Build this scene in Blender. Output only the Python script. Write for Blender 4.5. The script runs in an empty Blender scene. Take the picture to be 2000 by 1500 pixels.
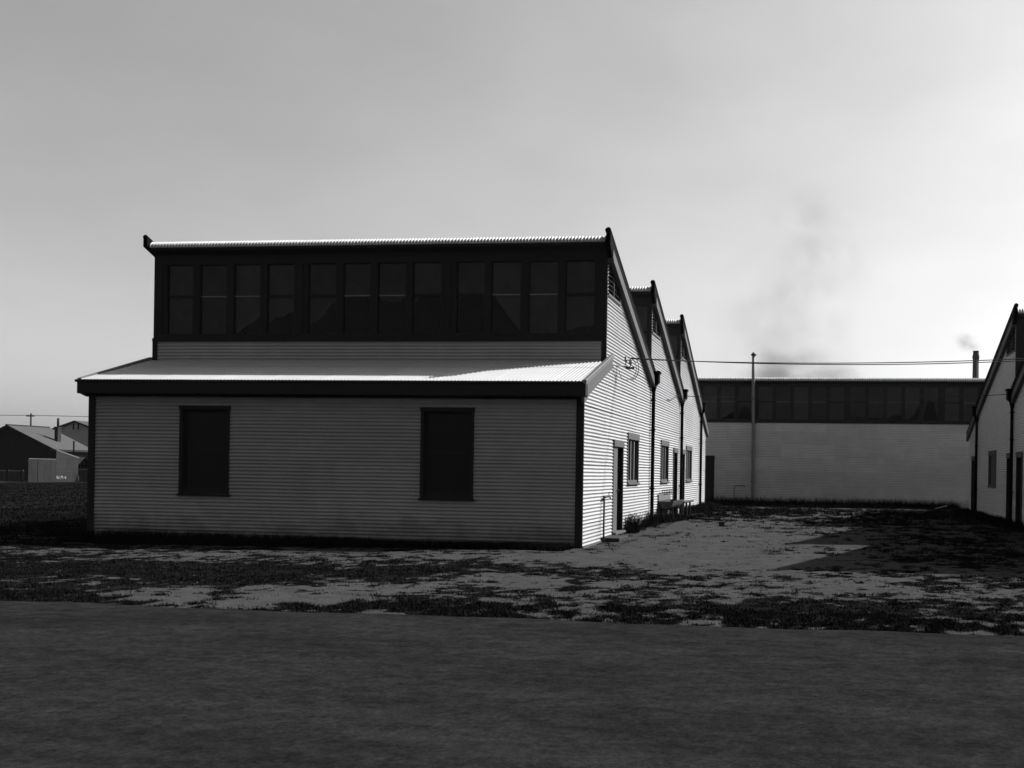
import bpy, bmesh, math, random
import numpy as np
from mathutils import Vector, Matrix
random.seed(7); rng = np.random.default_rng(11)
scene = bpy.context.scene
COL = scene.collection
PI = math.pi

# ------------------------------------------------------------------ camera
cam_d = bpy.data.cameras.new('camera'); cam = bpy.data.objects.new('camera', cam_d); COL.objects.link(cam)
cam_d.sensor_width = 36.0; cam_d.sensor_fit = 'HORIZONTAL'
cam_d.lens = 2300 / 2000 * 36.0
cam_d.shift_x = (1000 - 1261.66) / 2000
cam_d.shift_y = (923.41 - 750) / 2000
cam_d.clip_start = 0.1; cam_d.clip_end = 6000
cam.matrix_world = Matrix.Translation((4.746, -23.568, 1.55)) @ Matrix.Rotation(0.1452, 4, 'Z') @ Matrix.Rotation(PI / 2, 4, 'X') @ Matrix.Rotation(0.0154, 4, 'Z')
scene.camera = cam

# ------------------------------------------------------------------ sun, sky, exposure
SUN = Vector((0.638, 0.394, 0.660)).normalized()          # towards the sun
sun_d = bpy.data.lights.new('sun', 'SUN'); sun_d.energy = 5.0; sun_d.angle = math.radians(0.5); sun_d.color = (1, 1, 1)
sun = bpy.data.objects.new('sun', sun_d); COL.objects.link(sun)
sun.rotation_euler = SUN.to_track_quat('Z', 'Y').to_euler(); sun.location = (60, 30, 60)
world = bpy.data.worlds.new('World'); scene.world = world; world.use_nodes = True
wt = world.node_tree; wt.nodes.clear()
def wn(t, **k):
    n = wt.nodes.new(t)
    for a, b in k.items(): setattr(n, a, b)
    return n
sky = wn('ShaderNodeTexSky', sky_type='NISHITA'); sky.sun_disc = False
sky.sun_elevation = math.asin(SUN.z); sky.sun_rotation = math.atan2(SUN.x, SUN.y)
sky.air_density = 1.0; sky.dust_density = 3.0; sky.ozone_density = 1.0
sep = wn('ShaderNodeSeparateColor'); wt.links.new(sky.outputs[0], sep.inputs[0])      # black-and-white film: one channel
# thin smoky cloud, mottled over the whole sky
tc = wn('ShaderNodeTexCoord')
mp = wn('ShaderNodeMapping'); mp.inputs['Scale'].default_value = (2.4, 2.4, 5.5); wt.links.new(tc.outputs['Generated'], mp.inputs[0])
nz = wn('ShaderNodeTexNoise'); nz.inputs['Scale'].default_value = 2.2; nz.inputs['Detail'].default_value = 5; nz.inputs['Roughness'].default_value = .5
wt.links.new(mp.outputs[0], nz.inputs['Vector'])
mr = wn('ShaderNodeMapRange'); mr.inputs['From Min'].default_value = .3; mr.inputs['From Max'].default_value = .7
mr.inputs['To Min'].default_value = .94; mr.inputs['To Max'].default_value = 1.06
wt.links.new(nz.outputs['Fac'], mr.inputs['Value'])
mu = wn('ShaderNodeMath', operation='MULTIPLY'); wt.links.new(sep.outputs[0], mu.inputs[0]); wt.links.new(mr.outputs[0], mu.inputs[1])
pw = wn('ShaderNodeMath', operation='POWER'); wt.links.new(mu.outputs[0], pw.inputs[0]); pw.inputs[1].default_value = .95      # film response
bg = wn('ShaderNodeBackground'); wt.links.new(pw.outputs[0], bg.inputs['Color']); bg.inputs['Strength'].default_value = 0.1
wo = wn('ShaderNodeOutputWorld'); wt.links.new(bg.outputs[0], wo.inputs['Surface'])
vs = scene.view_settings; vs.view_transform = 'Standard'; vs.look = 'None'; vs.exposure = 1.2; vs.gamma = 1.0; vs.use_curve_mapping = False
scene.render.engine = 'CYCLES'
scene.cycles.max_bounces = 6; scene.cycles.transparent_max_bounces = 8
scene.cycles.volume_step_rate = 2.0; scene.cycles.volume_max_steps = 96

# ------------------------------------------------------------------ materials (all greys: a black-and-white photograph)
DARK_FOOT = False
def mat(name, val, rough=.7, spec=.3, var=.0, scale=6., obj_var=0., bump=0., bscale=40., metal=0., stretch=(1, 1, 1), spots=0.):
    m = bpy.data.materials.new(name); m.use_nodes = True; nt = m.node_tree; N = nt.nodes; Lk = nt.links
    p = N['Principled BSDF']; p.inputs['Roughness'].default_value = rough; p.inputs['Specular IOR Level'].default_value = spec; p.inputs['Metallic'].default_value = metal
    p.inputs['Base Color'].default_value = (val, val, val, 1)
    src = None
    def math_(op, a, b):
        n = N.new('ShaderNodeMath'); n.operation = op
        for i, x in enumerate((a, b)):
            if isinstance(x, (int, float)): n.inputs[i].default_value = x
            else: Lk.new(x, n.inputs[i])
        return n.outputs[0]
    if var or bump or spots:
        t = N.new('ShaderNodeTexCoord'); mp = N.new('ShaderNodeMapping'); mp.inputs['Scale'].default_value = stretch
        g = N.new('ShaderNodeNewGeometry'); Lk.new(g.outputs['Position'], mp.inputs[0])
    if var:
        n = N.new('ShaderNodeTexNoise'); n.inputs['Scale'].default_value = scale; n.inputs['Detail'].default_value = 6; n.inputs['Roughness'].default_value = .65
        Lk.new(mp.outputs[0], n.inputs['Vector'])
        r = N.new('ShaderNodeMapRange'); r.inputs['From Min'].default_value = .25; r.inputs['From Max'].default_value = .75
        r.inputs['To Min'].default_value = 1 - var; r.inputs['To Max'].default_value = 1 + var; Lk.new(n.outputs['Fac'], r.inputs['Value'])
        src = math_('MULTIPLY', r.outputs[0], val)
    if obj_var:
        o = N.new('ShaderNodeObjectInfo')
        r = N.new('ShaderNodeMapRange'); r.inputs['To Min'].default_value = 1 - obj_var; r.inputs['To Max'].default_value = 1 + obj_var
        Lk.new(o.outputs['Random'], r.inputs['Value'])
        src = math_('MULTIPLY', src if src is not None else val, r.outputs[0])
    if spots:
        v = N.new('ShaderNodeTexNoise'); v.inputs['Scale'].default_value = 3.1; v.inputs['Detail'].default_value = 9; v.inputs['Roughness'].default_value = .8
        Lk.new(g.outputs['Position'], v.inputs['Vector'])
        r = N.new('ShaderNodeMapRange'); r.inputs['From Min'].default_value = .66; r.inputs['From Max'].default_value = .74
        r.inputs['To Min'].default_value = 1; r.inputs['To Max'].default_value = 1 - spots; Lk.new(v.outputs['Fac'], r.inputs['Value'])
        src = math_('MULTIPLY', src if src is not None else val, r.outputs[0])
    if DARK_FOOT:      # colour darkens towards the foot of the wall, ragged upper edge
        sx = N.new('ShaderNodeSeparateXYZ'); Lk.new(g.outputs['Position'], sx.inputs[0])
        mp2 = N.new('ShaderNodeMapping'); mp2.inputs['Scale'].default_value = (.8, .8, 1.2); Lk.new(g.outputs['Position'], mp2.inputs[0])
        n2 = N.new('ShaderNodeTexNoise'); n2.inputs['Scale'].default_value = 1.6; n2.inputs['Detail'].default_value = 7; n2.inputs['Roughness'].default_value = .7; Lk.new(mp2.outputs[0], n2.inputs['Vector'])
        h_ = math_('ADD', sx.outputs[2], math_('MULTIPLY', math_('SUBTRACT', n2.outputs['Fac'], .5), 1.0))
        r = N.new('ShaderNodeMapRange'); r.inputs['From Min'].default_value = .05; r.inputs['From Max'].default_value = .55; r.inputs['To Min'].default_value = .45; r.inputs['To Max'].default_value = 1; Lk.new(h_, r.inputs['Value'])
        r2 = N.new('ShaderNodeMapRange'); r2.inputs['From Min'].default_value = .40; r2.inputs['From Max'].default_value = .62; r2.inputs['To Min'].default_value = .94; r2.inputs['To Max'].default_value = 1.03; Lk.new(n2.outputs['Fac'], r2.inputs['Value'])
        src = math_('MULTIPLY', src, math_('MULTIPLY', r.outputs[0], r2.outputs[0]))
    if src is not None:
        c = N.new('ShaderNodeCombineColor')
        for i in range(3): Lk.new(src, c.inputs[i])
        Lk.new(c.outputs[0], p.inputs['Base Color'])
    if bump:
        n = N.new('ShaderNodeTexNoise'); n.inputs['Scale'].default_value = bscale; n.inputs['Detail'].default_value = 5
        Lk.new(mp.outputs[0], n.inputs['Vector'])
        b = N.new('ShaderNodeBump'); b.inputs['Strength'].default_value = bump; b.inputs['Distance'].default_value = .02
        Lk.new(n.outputs['Fac'], b.inputs['Height']); Lk.new(b.outputs[0], p.inputs['Normal'])
    return m
M = {}
M['iron'] = mat('galvanised_iron_wall', .212, .62, .25, var=.09, scale=2.2, obj_var=.06, bump=.12, bscale=9, spots=.35)
DARK_FOOT = True
M['shadediron'] = mat('galvanised_iron_shaded_front', .19, .62, .25, var=.09, scale=2.2, obj_var=.07, bump=.12, bscale=9, spots=.35)  # wall iron toned down; shade on the front is put into the colour
M['fogendiron'] = mat('end_building_iron', .34, .62, .25, var=.08, scale=1.4, obj_var=.07, bump=.12, bscale=9, spots=.25)  # end wall iron raised; the fog veil over it is put into the colour
DARK_FOOT = False
M['fogiron'] = mat('fog_lifted_iron_wall', .40, .62, .25, var=.07, scale=2.2, obj_var=.035, bump=.12, bscale=9, spots=.25)  # wall iron lifted paler: lens fog at the right put into the colour
M['endiron'] = mat('end_building_iron', .28, .62, .25, var=.08, scale=1.4, obj_var=.07, bump=.12, bscale=9, spots=.25)
M['roofiron'] = mat('galvanised_iron_roof', .225, .55, .3, var=.06, scale=2.0, obj_var=.03, bump=.08, bscale=7)
M['trim'] = mat('dark_painted_timber', .011, .75, .15, var=.15, scale=9, bump=.1, bscale=30)
M['barge'] = mat('grey_painted_board', .048, .7, .2, var=.08, scale=5, bump=.06, bscale=30)
M['cap'] = mat('grey_painted_capping', .065, .6, .25, var=.08, scale=5)
M['tar'] = mat('tarred_capping', .0022, .85, .03)
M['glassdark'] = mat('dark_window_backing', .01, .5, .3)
M['door'] = mat('painted_door', .055, .6, .3, var=.08, scale=8)
M['blackdoor'] = mat('dark_door', .008, .6, .2, var=.1, scale=8)
M['lightbar'] = mat('light_painted_glazing_bar', .13, .6, .2, var=.1, scale=12)
M['paper'] = mat('blind_paper', .075, .9, .0, var=.25, scale=2.5, obj_var=.3)
M['concrete'] = mat('concrete', .022, .9, .1, var=.2, scale=8, bump=.3)
M['pipe'] = mat('iron_pipe', .010, .6, .3, var=.2, scale=10)
M['palepipe'] = mat('galvanised_pipe', .10, .6, .3, var=.15, scale=3)
M['wire'] = mat('wire', .02, .6, .2)
M['porcelain'] = mat('porcelain', .12, .3, .5)
M['zinc'] = mat('zinc_trough', .02, .55, .4, var=.15, scale=7)
M['paleboard'] = mat('pale_splash_board', .085, .7, .2, var=.15, scale=9)
M['brickstack'] = mat('chimney_brick', .018, .9, .1, var=.2, scale=3, bump=.3, bscale=12)
M['oldiron'] = mat('weathered_iron', .017, .8, .05, var=.25, scale=1.6, obj_var=.12, stretch=(1, 1, .4))
M['oldroof'] = mat('weathered_roof_iron', .042, .7, .2, var=.12, scale=.8, obj_var=.05)
M['oldwood'] = mat('old_timber', .02, .9, .1, var=.3, scale=5)
M['palewood'] = mat('weathered_pale_timber', .03, .9, .1, var=.3, scale=5)
M['whitepaint'] = mat('white_paint', .12, .8, .1, var=.3, scale=6)
M['greywall'] = mat('grey_wall', .012, .85, .1, var=.2, scale=3)
M['palegable'] = mat('pale_gable', .22, .85, .1, var=.1, scale=1)
M['blackwall'] = mat('dark_weatherboard', .012, .85, .1, var=.3, scale=3)
M['leaf'] = mat('foliage', .010, 1, .0, var=.5, scale=12)
M['interior'] = mat('interior_floor', .03, .9, .1)
# glass
g = bpy.data.materials.new('window_glass'); g.use_nodes = True; nt = g.node_tree; nt.nodes.clear()
o = nt.nodes.new('ShaderNodeOutputMaterial'); mx = nt.nodes.new('ShaderNodeMixShader'); tr = nt.nodes.new('ShaderNodeBsdfTransparent'); gl = nt.nodes.new('ShaderNodeBsdfGlossy')
tr.inputs[0].default_value = (.72, .72, .72, 1); gl.inputs['Roughness'].default_value = .12; gl.inputs[0].default_value = (.16, .16, .16, 1); lw = nt.nodes.new('ShaderNodeFresnel'); lw.inputs['IOR'].default_value = 1.5
nzg = nt.nodes.new('ShaderNodeTexNoise'); nzg.inputs['Scale'].default_value = 3; bpg = nt.nodes.new('ShaderNodeBump'); bpg.inputs['Strength'].default_value = .15; bpg.inputs['Distance'].default_value = .02
geo = nt.nodes.new('ShaderNodeNewGeometry'); nt.links.new(geo.outputs['Position'], nzg.inputs['Vector']); nt.links.new(nzg.outputs['Fac'], bpg.inputs['Height']); nt.links.new(bpg.outputs[0], gl.inputs['Normal'])
nt.links.new(lw.outputs[0], mx.inputs[0]); nt.links.new(tr.outputs[0], mx.inputs[1]); nt.links.new(gl.outputs[0], mx.inputs[2]); nt.links.new(mx.outputs[0], o.inputs[0])
M['glass'] = g
M['dullglass'] = mat('dusty_dark_glass', .004, .35, .12)

# ------------------------------------------------------------------ helpers
class MB:
    def __init__(s): s.v = []; s.f = []
    def add(s, vs, fs):
        k = len(s.v); s.v += [tuple(x) for x in vs]; s.f += [tuple(i + k for i in f) for f in fs]; return s
    def box(s, x0, x1, y0, y1, z0, z1):
        return s.add([(x0,y0,z0),(x1,y0,z0),(x1,y1,z0),(x0,y1,z0),(x0,y0,z1),(x1,y0,z1),(x1,y1,z1),(x0,y1,z1)],
                     [(0,3,2,1),(4,5,6,7),(0,1,5,4),(1,2,6,5),(2,3,7,6),(3,0,4,7)])
    def prism(s, pts, ext):        # pts: ring of 3D points, ext: extrusion vector
        n = len(pts); e = Vector(ext)
        vs = [Vector(p) for p in pts] + [Vector(p) + e for p in pts]
        return s.add(vs, [tuple(range(n - 1, -1, -1)), tuple(range(n, 2 * n))] + [(i, (i + 1) % n, n + (i + 1) % n, n + i) for i in range(n)])
    def tube(s, pts, r, n=8, cap=True):
        pts = [Vector(p) for p in pts]; rs = r if isinstance(r, (list, tuple)) else [r] * len(pts)
        k = len(s.v); ref = None
        for i, p in enumerate(pts):
            d = (pts[min(i + 1, len(pts) - 1)] - pts[max(i - 1, 0)]).normalized()
            if ref is None or abs(ref.dot(d)) > .95: ref = Vector((0, 0, 1)) if abs(d.z) < .9 else Vector((1, 0, 0))
            u = d.cross(ref).normalized(); w = d.cross(u).normalized()
            for j in range(n):
                a = 2 * PI * j / n; s.v.append(tuple(p + (u * math.cos(a) + w * math.sin(a)) * rs[i]))
        for i in range(len(pts) - 1):
            for j in range(n):
                a = k + i * n + j; b = k + i * n + (j + 1) % n
                s.f.append((a, b, b + n, a + n))
        if cap:
            s.f.append(tuple(k + j for j in range(n - 1, -1, -1))); s.f.append(tuple(k + (len(pts) - 1) * n + j for j in range(n)))
        return s
    def islands(s):
        par = list(range(len(s.v)))
        def fd(a):
            while par[a] != a: par[a] = par[par[a]]; a = par[a]
            return a
        for f in s.f:
            for i in f[1:]: par[fd(i)] = fd(f[0])
        grp = {}
        for f in s.f: grp.setdefault(fd(f[0]), []).append(f)
        out = []
        for fs in grp.values():
            m = MB(); ix = {}
            for f in fs:
                for i in f:
                    if i not in ix: ix[i] = len(m.v); m.v.append(s.v[i])
                m.f.append(tuple(ix[i] for i in f))
            out.append(m)
        return out
    def mesh(s, name, m, smooth=False):
        me = bpy.data.meshes.new(name); me.from_pydata(s.v, [], s.f); me.materials.append(M[m] if isinstance(m, str) else m)
        if smooth: me.polygons.foreach_set('use_smooth', [True] * len(me.polygons))
        me.update(); return me
    def build(s, name, m, parent=None, smooth=False, loc=(0, 0, 0), bevel=0):
        me = s.mesh(name, m, smooth)
        if bevel:
            bm = bmesh.new(); bm.from_mesh(me); bmesh.ops.recalc_face_normals(bm, faces=bm.faces)
            bmesh.ops.bevel(bm, geom=list(bm.edges), offset=bevel, segments=1, affect='EDGES'); bm.to_mesh(me); bm.free()
        o = bpy.data.objects.new(name, me); COL.objects.link(o); o.location = loc
        if parent: o.parent = parent
        return o
def tag(o, label=None, cat=None, group=None, kind=None):
    for k, v in (('label', label), ('category', cat), ('group', group), ('kind', kind)):
        if v: o[k] = v
    return o
def empty(name, loc=(0, 0, 0), rz=0):
    o = bpy.data.objects.new(name, None); COL.objects.link(o); o.location = loc; o.rotation_euler.z = rz; o.empty_display_size = .3; return o
def flip_normals_out(o):
    bm = bmesh.new(); bm.from_mesh(o.data); bmesh.ops.recalc_face_normals(bm, faces=bm.faces); bm.to_mesh(o.data); bm.free()

P = .0762; AMP = .0135
class Wall:
    """Vertical wall plane: point = O + s*S + n*N + z."""
    def __init__(w, O, S, N): w.O = Vector(O); w.S = Vector(S); w.N = Vector(N)
    def p(w, s, n, z): return w.O + w.S * s + w.N * n + Vector((0, 0, z))
    def box(w, mb, s0, s1, n0, n1, z0, z1):
        c = [w.p(s, n, z) for z in (z0, z1) for s, n in ((s0, n0), (s1, n0), (s1, n1), (s0, n1))]
        return mb.add(c, [(0,3,2,1),(4,5,6,7),(0,1,5,4),(1,2,6,5),(2,3,7,6),(3,0,4,7)])

def corr_wall(W, parent, s0, s1, z0, z1, lo=None, hi=None, holes=(), name='corrugated_sheet', m=None, rows=8, L=2.44, seg=6, breaks=()):
    m = m or IRON
    ch = rows * P; ncol = max(1, round((s1 - s0) / L)); cw = (s1 - s0) / ncol
    nrow = int(math.ceil((z1 - z0) / ch)); out = []
    for r in range(nrow):
        ra, rb = z0 + r * ch, min(z1, z0 + (r + 1) * ch + P * .35)
        off = random.uniform(-.3, .3) if ncol > 1 else 0
        for c in range(ncol):
            ca = s0 + c * cw + (off if c > 0 else 0); cb = s0 + (c + 1) * cw + (off + .05 if c < ncol - 1 else 0)
            zs = {ra, rb}; k = math.ceil((ra - z0) / (P / seg))
            while z0 + k * P / seg < rb: zs.add(round(z0 + k * P / seg, 6)); k += 1
            for h in holes:
                for z in (h[2], h[3]):
                    if ra < z < rb: zs.add(z)
            for z in breaks:
                if ra < z < rb: zs.add(z)
            zs = sorted(zs); mb = MB(); push = .0015 * ((r + c) % 2); wob = random.uniform(-.001, .001)
            dent = [random.uniform(-.0016, .0016) for _ in range(4)]
            idx = {}
            def vert(s, z):
                key = (round(s, 4), round(z, 5))
                if key not in idx:
                    t = (z - ra) / ch; u = (s - ca) / max(.1, cb - ca)
                    n = AMP * math.cos(2 * PI * (z - z0) / P + dent[3] * 60 * math.sin(u * 3)) + push + .004 * (1 - t) + dent[0] * math.sin(u * 7 + dent[1] * 900) + .002
                    idx[key] = len(mb.v); mb.v.append(tuple(W.p(s, n, z + .0025 * math.sin(u * 5 + dent[2] * 999) * (0 < t < 1))))
                return idx[key]
            for za, zb in zip(zs, zs[1:]):
                if zb - za < 1e-5: continue
                a1 = max(ca, lo(za)) if lo else ca; a2 = max(ca, lo(zb)) if lo else ca
                b1 = min(cb, hi(za)) if hi else cb; b2 = min(cb, hi(zb)) if hi else cb
                if b1 <= a1 and b2 <= a2: continue
                b1 = max(b1, a1); b2 = max(b2, a2)
                iv = [((a1, a2), (b1, b2))]; zm = (za + zb) / 2
                for h in holes:
                    if h[2] < zm < h[3]:
                        nv = []
                        for (l, rr) in iv:
                            if h[0] >= max(rr) or h[1] <= min(l): nv.append((l, rr)); continue
                            if h[0] > min(l): nv.append((l, (min(rr[0], h[0]), min(rr[1], h[0]))))
                            if h[1] < max(rr): nv.append(((max(l[0], h[1]), max(l[1], h[1])), rr))
                        iv = nv
                for (l, rr) in iv:
                    nsub = max(1, round((max(rr) - min(l)) / .8))
                    for q in range(nsub):
                        f0, f1 = q / nsub, (q + 1) / nsub
                        A = vert(l[0] + (rr[0] - l[0]) * f0, za); B = vert(l[0] + (rr[0] - l[0]) * f1, za)
                        C = vert(l[1] + (rr[1] - l[1]) * f1, zb); D = vert(l[1] + (rr[1] - l[1]) * f0, zb)
                        f = [A, B, C, D]; g = []
                        for x in f:
                            if x not in g: g.append(x)
                        if len(g) > 2: mb.f.append(tuple(g))
            for piece in mb.islands():
                out.append(piece.build(name, m, parent, smooth=True))
    return out

def corr_run(parent, O, Wd, path, w0, w1, up, name='roof_sheet', m='roofiron', sheet=8, seg=6, amp=AMP, single=False, lap=True, end_seg=None):
    """Sheets whose corrugations run along `path` (2-D points in the plane Wd-perpendicular given as 3-D offsets)."""
    O = Vector(O); Wd = Vector(Wd); path = [Vector(p) for p in path]
    nors = []
    for i in range(len(path)):
        d = (path[min(i + 1, len(path) - 1)] - path[max(i - 1, 0)]).normalized(); n = Wd.cross(d).normalized()
        if n.dot(Vector(up)) < 0: n = -n
        nors.append(n)
    sw = sheet * P; n = int(math.ceil((w1 - w0) / sw)); out = []
    mb = MB()
    for c in range(n):
        if not single: mb = MB()
        a = w0 + c * sw; b = min(w1, a + sw + (.25 * P if lap else 0)); k = len(mb.v)
        if b - a < P * .3: continue
        m_ = max(1, int(round((b - a) / P * seg))); lift = .0015 * (c % 2)
        for i, pt in enumerate(path):
            for j in range(m_ + 1):
                w = a + (b - a) * j / m_
                mb.v.append(tuple(O + Wd * w + pt + nors[i] * (amp * math.cos(2 * PI * (w - w0) / P) + lift)))
        for i in range(len(path) - 1):
            for j in range(m_):
                q = k + i * (m_ + 1) + j; mb.f.append((q, q + 1, q + m_ + 2, q + m_ + 1))
        if not single: out.append(mb.build(name, m, parent, smooth=True))
    if single: out.append(mb.build(name, m, parent, smooth=True))
    return out

# ------------------------------------------------------------------ ground
def fbm(x, y, seed, octs=4, f=1.0):
    r = np.random.default_rng(seed); tot = np.zeros_like(x); amp = 1.; s = 0
    for k in range(octs):
        T = r.random((64, 64)); xx = x * f * 2 ** k + 13.7 * k; yy = y * f * 2 ** k + 5.1 * k
        xi = np.floor(xx).astype(int); yi = np.floor(yy).astype(int); u = xx - xi; v = yy - yi
        u = u * u * (3 - 2 * u); v = v * v * (3 - 2 * v)
        a = T[xi % 64, yi % 64]; b = T[(xi + 1) % 64, yi % 64]; c = T[xi % 64, (yi + 1) % 64]; d = T[(xi + 1) % 64, (yi + 1) % 64]
        tot += amp * ((a * (1 - u) + b * u) * (1 - v) + (c * (1 - u) + d * u) * v); s += amp; amp *= .55
    return tot / s
def ss(a, b, x):
    t = np.clip((x - a) / (b - a), 0, 1); return t * t * (3 - 2 * t)
def road_edge(x): return -11.5 - .03 * (x - 1.0) * 0.3 + .06 * np.sin(x * 1.3) + .04 * np.sin(x * 3.7 + 1)
def gz(x, y):
    x = np.asarray(x, float); y = np.asarray(y, float)
    z = -.10 * ss(-1, -11, x) * ss(-9, -3, y)
    z += .11 * ss(1, 12, y) * ss(-14, -2, x) + .05 * ss(10, 26, y) * ss(-14, -2, x)
    near = ss(-11.6, -10.6, y)
    z += near * ((fbm(x, y, 3, 3, .45) - .5) * .07 + (fbm(x, y, 4, 3, 2.2) - .5) * .025) * (1 - ss(60, 120, np.hypot(x, y)))
    z -= .03 * (1 - near)
    return z
# grass density: bare sand patches and grassy patches as they lie, except in the shaded right of the yard
PATCH = [  # x, y, rx, ry, weight (positive grass, negative sand)
    (-1.25, -9.9, 1.0, 1.5, -.62), (-.9, -8.5, 1.0, .4, -.3), (.8, -10.1, .7, .5, -.3), (.35, -9.4, .5, 1.0, .4), (-3.0, -10.7, 1.6, .3, -.3), (.5, -2.6, 1.9, 1.5, -.65), (3.2, -3.0, 2.6, 2.4, -.85), (2.0, 5, 2.8, 10, -.75), (4.2, 3.5, 2.2, 7, -.6),
    (3.7, -8.7, 1.0, 1.0, -.5), (5.2, -7.3, 2.2, .6, -.45), (-6.5, -3.4, 5, 1.1, -.30), (1.6, -7.9, .9, .6, -.35), (6.9, -6.8, 1.6, .7, -.35), (2.2, -6.9, 1.0, .35, -.25), (-2.6,-10.6,1.2,.35,-.35),
    (.9, -6.1, 3.0, .85, .55), (-3.9, -7.4, 3.4, 1.5, .8), (-7, -8.5, 3, 2.4, .35), (-1.2, -5.2, 2.2, 1.0, .28), (4.2, -10.4, 3.4, .9, .35), (-6, -9.5, 3, 2.2, .25),
    (.4, -10.9, 1.6, .45, .45), (8.8, 8, 2.2, 14, -.25), (5.6, -9.4, 2.2, 1.1, .22), (3.0, 21, 2.5, 2.6, .32), (3.9, -.3, .6, .45, .55), (4.6, 6.6, .9, 1.1, .3), (4.2, 11.4, .8, 2.2, .2),  # long right patch thins grass in shade: fog's lift put into ground tone
    (-25, 20, 14, 30, .9), (-45, 45, 34, 44, .9), (-22, -6, 10, 5, .2), (5.2, 20, 1.0, 3.4, -.6), (3.2, 26.5, 4.0, 1.3, -.75), (8.0, 26.5, 2.4, .8, -.5), (5.3, 1.6, .35, 2.2, -.4), (8, 29, 9, 1.6, .5), (1.4, 29.8, 3, 1.2, .5)]
def gmask(x, y):
    b = np.full_like(x, .44)
    for (cx, cy, rx, ry, w) in PATCH:
        b += .82 * w * np.exp(-(((x - cx) / rx) ** 2 + ((y - cy) / ry) ** 2) ** 1.3)
    b += .42 * ss(-9.5, -11.6, y) * .35
    b += (fbm(x, y, 21, 3, .8) - .5) * 1.0 + (fbm(x, y, 24, 3, 2.0) - .5) * 1.5 + (fbm(x * 1.6, y * .9, 22, 3, 4.2) - .5) * 2.2 + (fbm(x, y, 23, 2, 9.) - .5) * 1.2
    return np.clip((b - .44) * 1.25 + .5, 0, 1)
xs = np.concatenate([-np.geomspace(2500, 17, 40), np.arange(-16, 14.01, .085), np.geomspace(15, 2500, 40)])
ys = np.concatenate([-np.geomspace(1500, 13, 30), np.arange(-12.4, 3, .075), np.arange(3, 32, .14), np.geomspace(33, 2800, 45)])
X, Y = np.meshgrid(xs, ys); Z = gz(X, Y); G = gmask(X, Y)
nx, ny = len(xs), len(ys)
me = bpy.data.meshes.new('ground'); me.vertices.add(nx * ny); me.vertices.foreach_set('co', np.stack([X, Y, Z], -1).ravel())
ii = np.arange(nx - 1)[None, :] + nx * np.arange(ny - 1)[:, None]
q = np.stack([ii, ii + 1, ii + nx + 1, ii + nx], -1).reshape(-1, 4)
me.loops.add(q.size); me.loops.foreach_set('vertex_index', q.ravel()); me.polygons.add(len(q)); me.polygons.foreach_set('loop_start', np.arange(len(q)) * 4); me.polygons.foreach_set('loop_total', np.full(len(q), 4))
me.update(calc_edges=True); me.polygons.foreach_set('use_smooth', [True] * len(q))
at = me.attributes.new('grass', 'FLOAT', 'POINT'); at.data.foreach_set('value', G.ravel())
def ground_mat():
    m = bpy.data.materials.new('sandy_ground_with_grass'); m.use_nodes = True; nt = m.node_tree; N = nt.nodes; Lk = nt.links
    p = N['Principled BSDF']; p.inputs['Roughness'].default_value = 1; p.inputs['Specular IOR Level'].default_value = 0.0
    a = N.new('ShaderNodeAttribute'); a.attribute_name = 'grass'; geo = N.new('ShaderNodeNewGeometry')
    def noise(sc, det=5, ro=.6):
        n = N.new('ShaderNodeTexNoise'); n.inputs['Scale'].default_value = sc; n.inputs['Detail'].default_value = det; n.inputs['Roughness'].default_value = ro; Lk.new(geo.outputs['Position'], n.inputs['Vector']); return n.outputs['Fac']
    def mth(op, x, y):
        n = N.new('ShaderNodeMath'); n.operation = op
        for i, v in enumerate((x, y)):
            if isinstance(v, (int, float)): n.inputs[i].default_value = v
            else: Lk.new(v, n.inputs[i])
        return n.outputs[0]
    def rng_(v, a0, a1, b0, b1):
        n = N.new('ShaderNodeMapRange'); Lk.new(v, n.inputs['Value'])
        for k, x in zip(('From Min', 'From Max', 'To Min', 'To Max'), (a0, a1, b0, b1)): n.inputs[k].default_value = x
        return n.outputs[0]
    g = mth('ADD', a.outputs['Fac'], mth('ADD', mth('MULTIPLY', mth('SUBTRACT', noise(7.5, 6, .75), .5), 2.3), mth('MULTIPLY', mth('SUBTRACT', noise(26, 4, .8), .5), 1.5)))
    k = rng_(g, .46, .56, 0, 1)
    sand = mth('MULTIPLY', rng_(noise(1.3), .3, .7, .82, 1.15), rng_(noise(38, 5, .85), .4, .6, .68, 1.28))
    sand = mth('MULTIPLY', sand, mth('MULTIPLY', rng_(noise(4.5, 7, .8), .38, .62, .82, 1.16), .035))
    grs = mth('MULTIPLY', rng_(noise(9, 6, .8), .3, .7, .4, 1.9), .0055)
    v = mth('ADD', mth('MULTIPLY', sand, mth('SUBTRACT', 1, k)), mth('MULTIPLY', grs, k))
    c = N.new('ShaderNodeCombineColor')
    for i in range(3): Lk.new(v, c.inputs[i])
    Lk.new(c.outputs[0], p.inputs['Base Color'])
    b = N.new('ShaderNodeBump'); b.inputs['Strength'].default_value = .7; b.inputs['Distance'].default_value = .03
    Lk.new(mth('ADD', noise(22, 8, .8), mth('MULTIPLY', k, .35)), b.inputs['Height']); Lk.new(b.outputs[0], p.inputs['Normal'])
    return m
me.materials.append(ground_mat())
go = bpy.data.objects.new('ground', me); COL.objects.link(go); tag(go, kind='structure')
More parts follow.
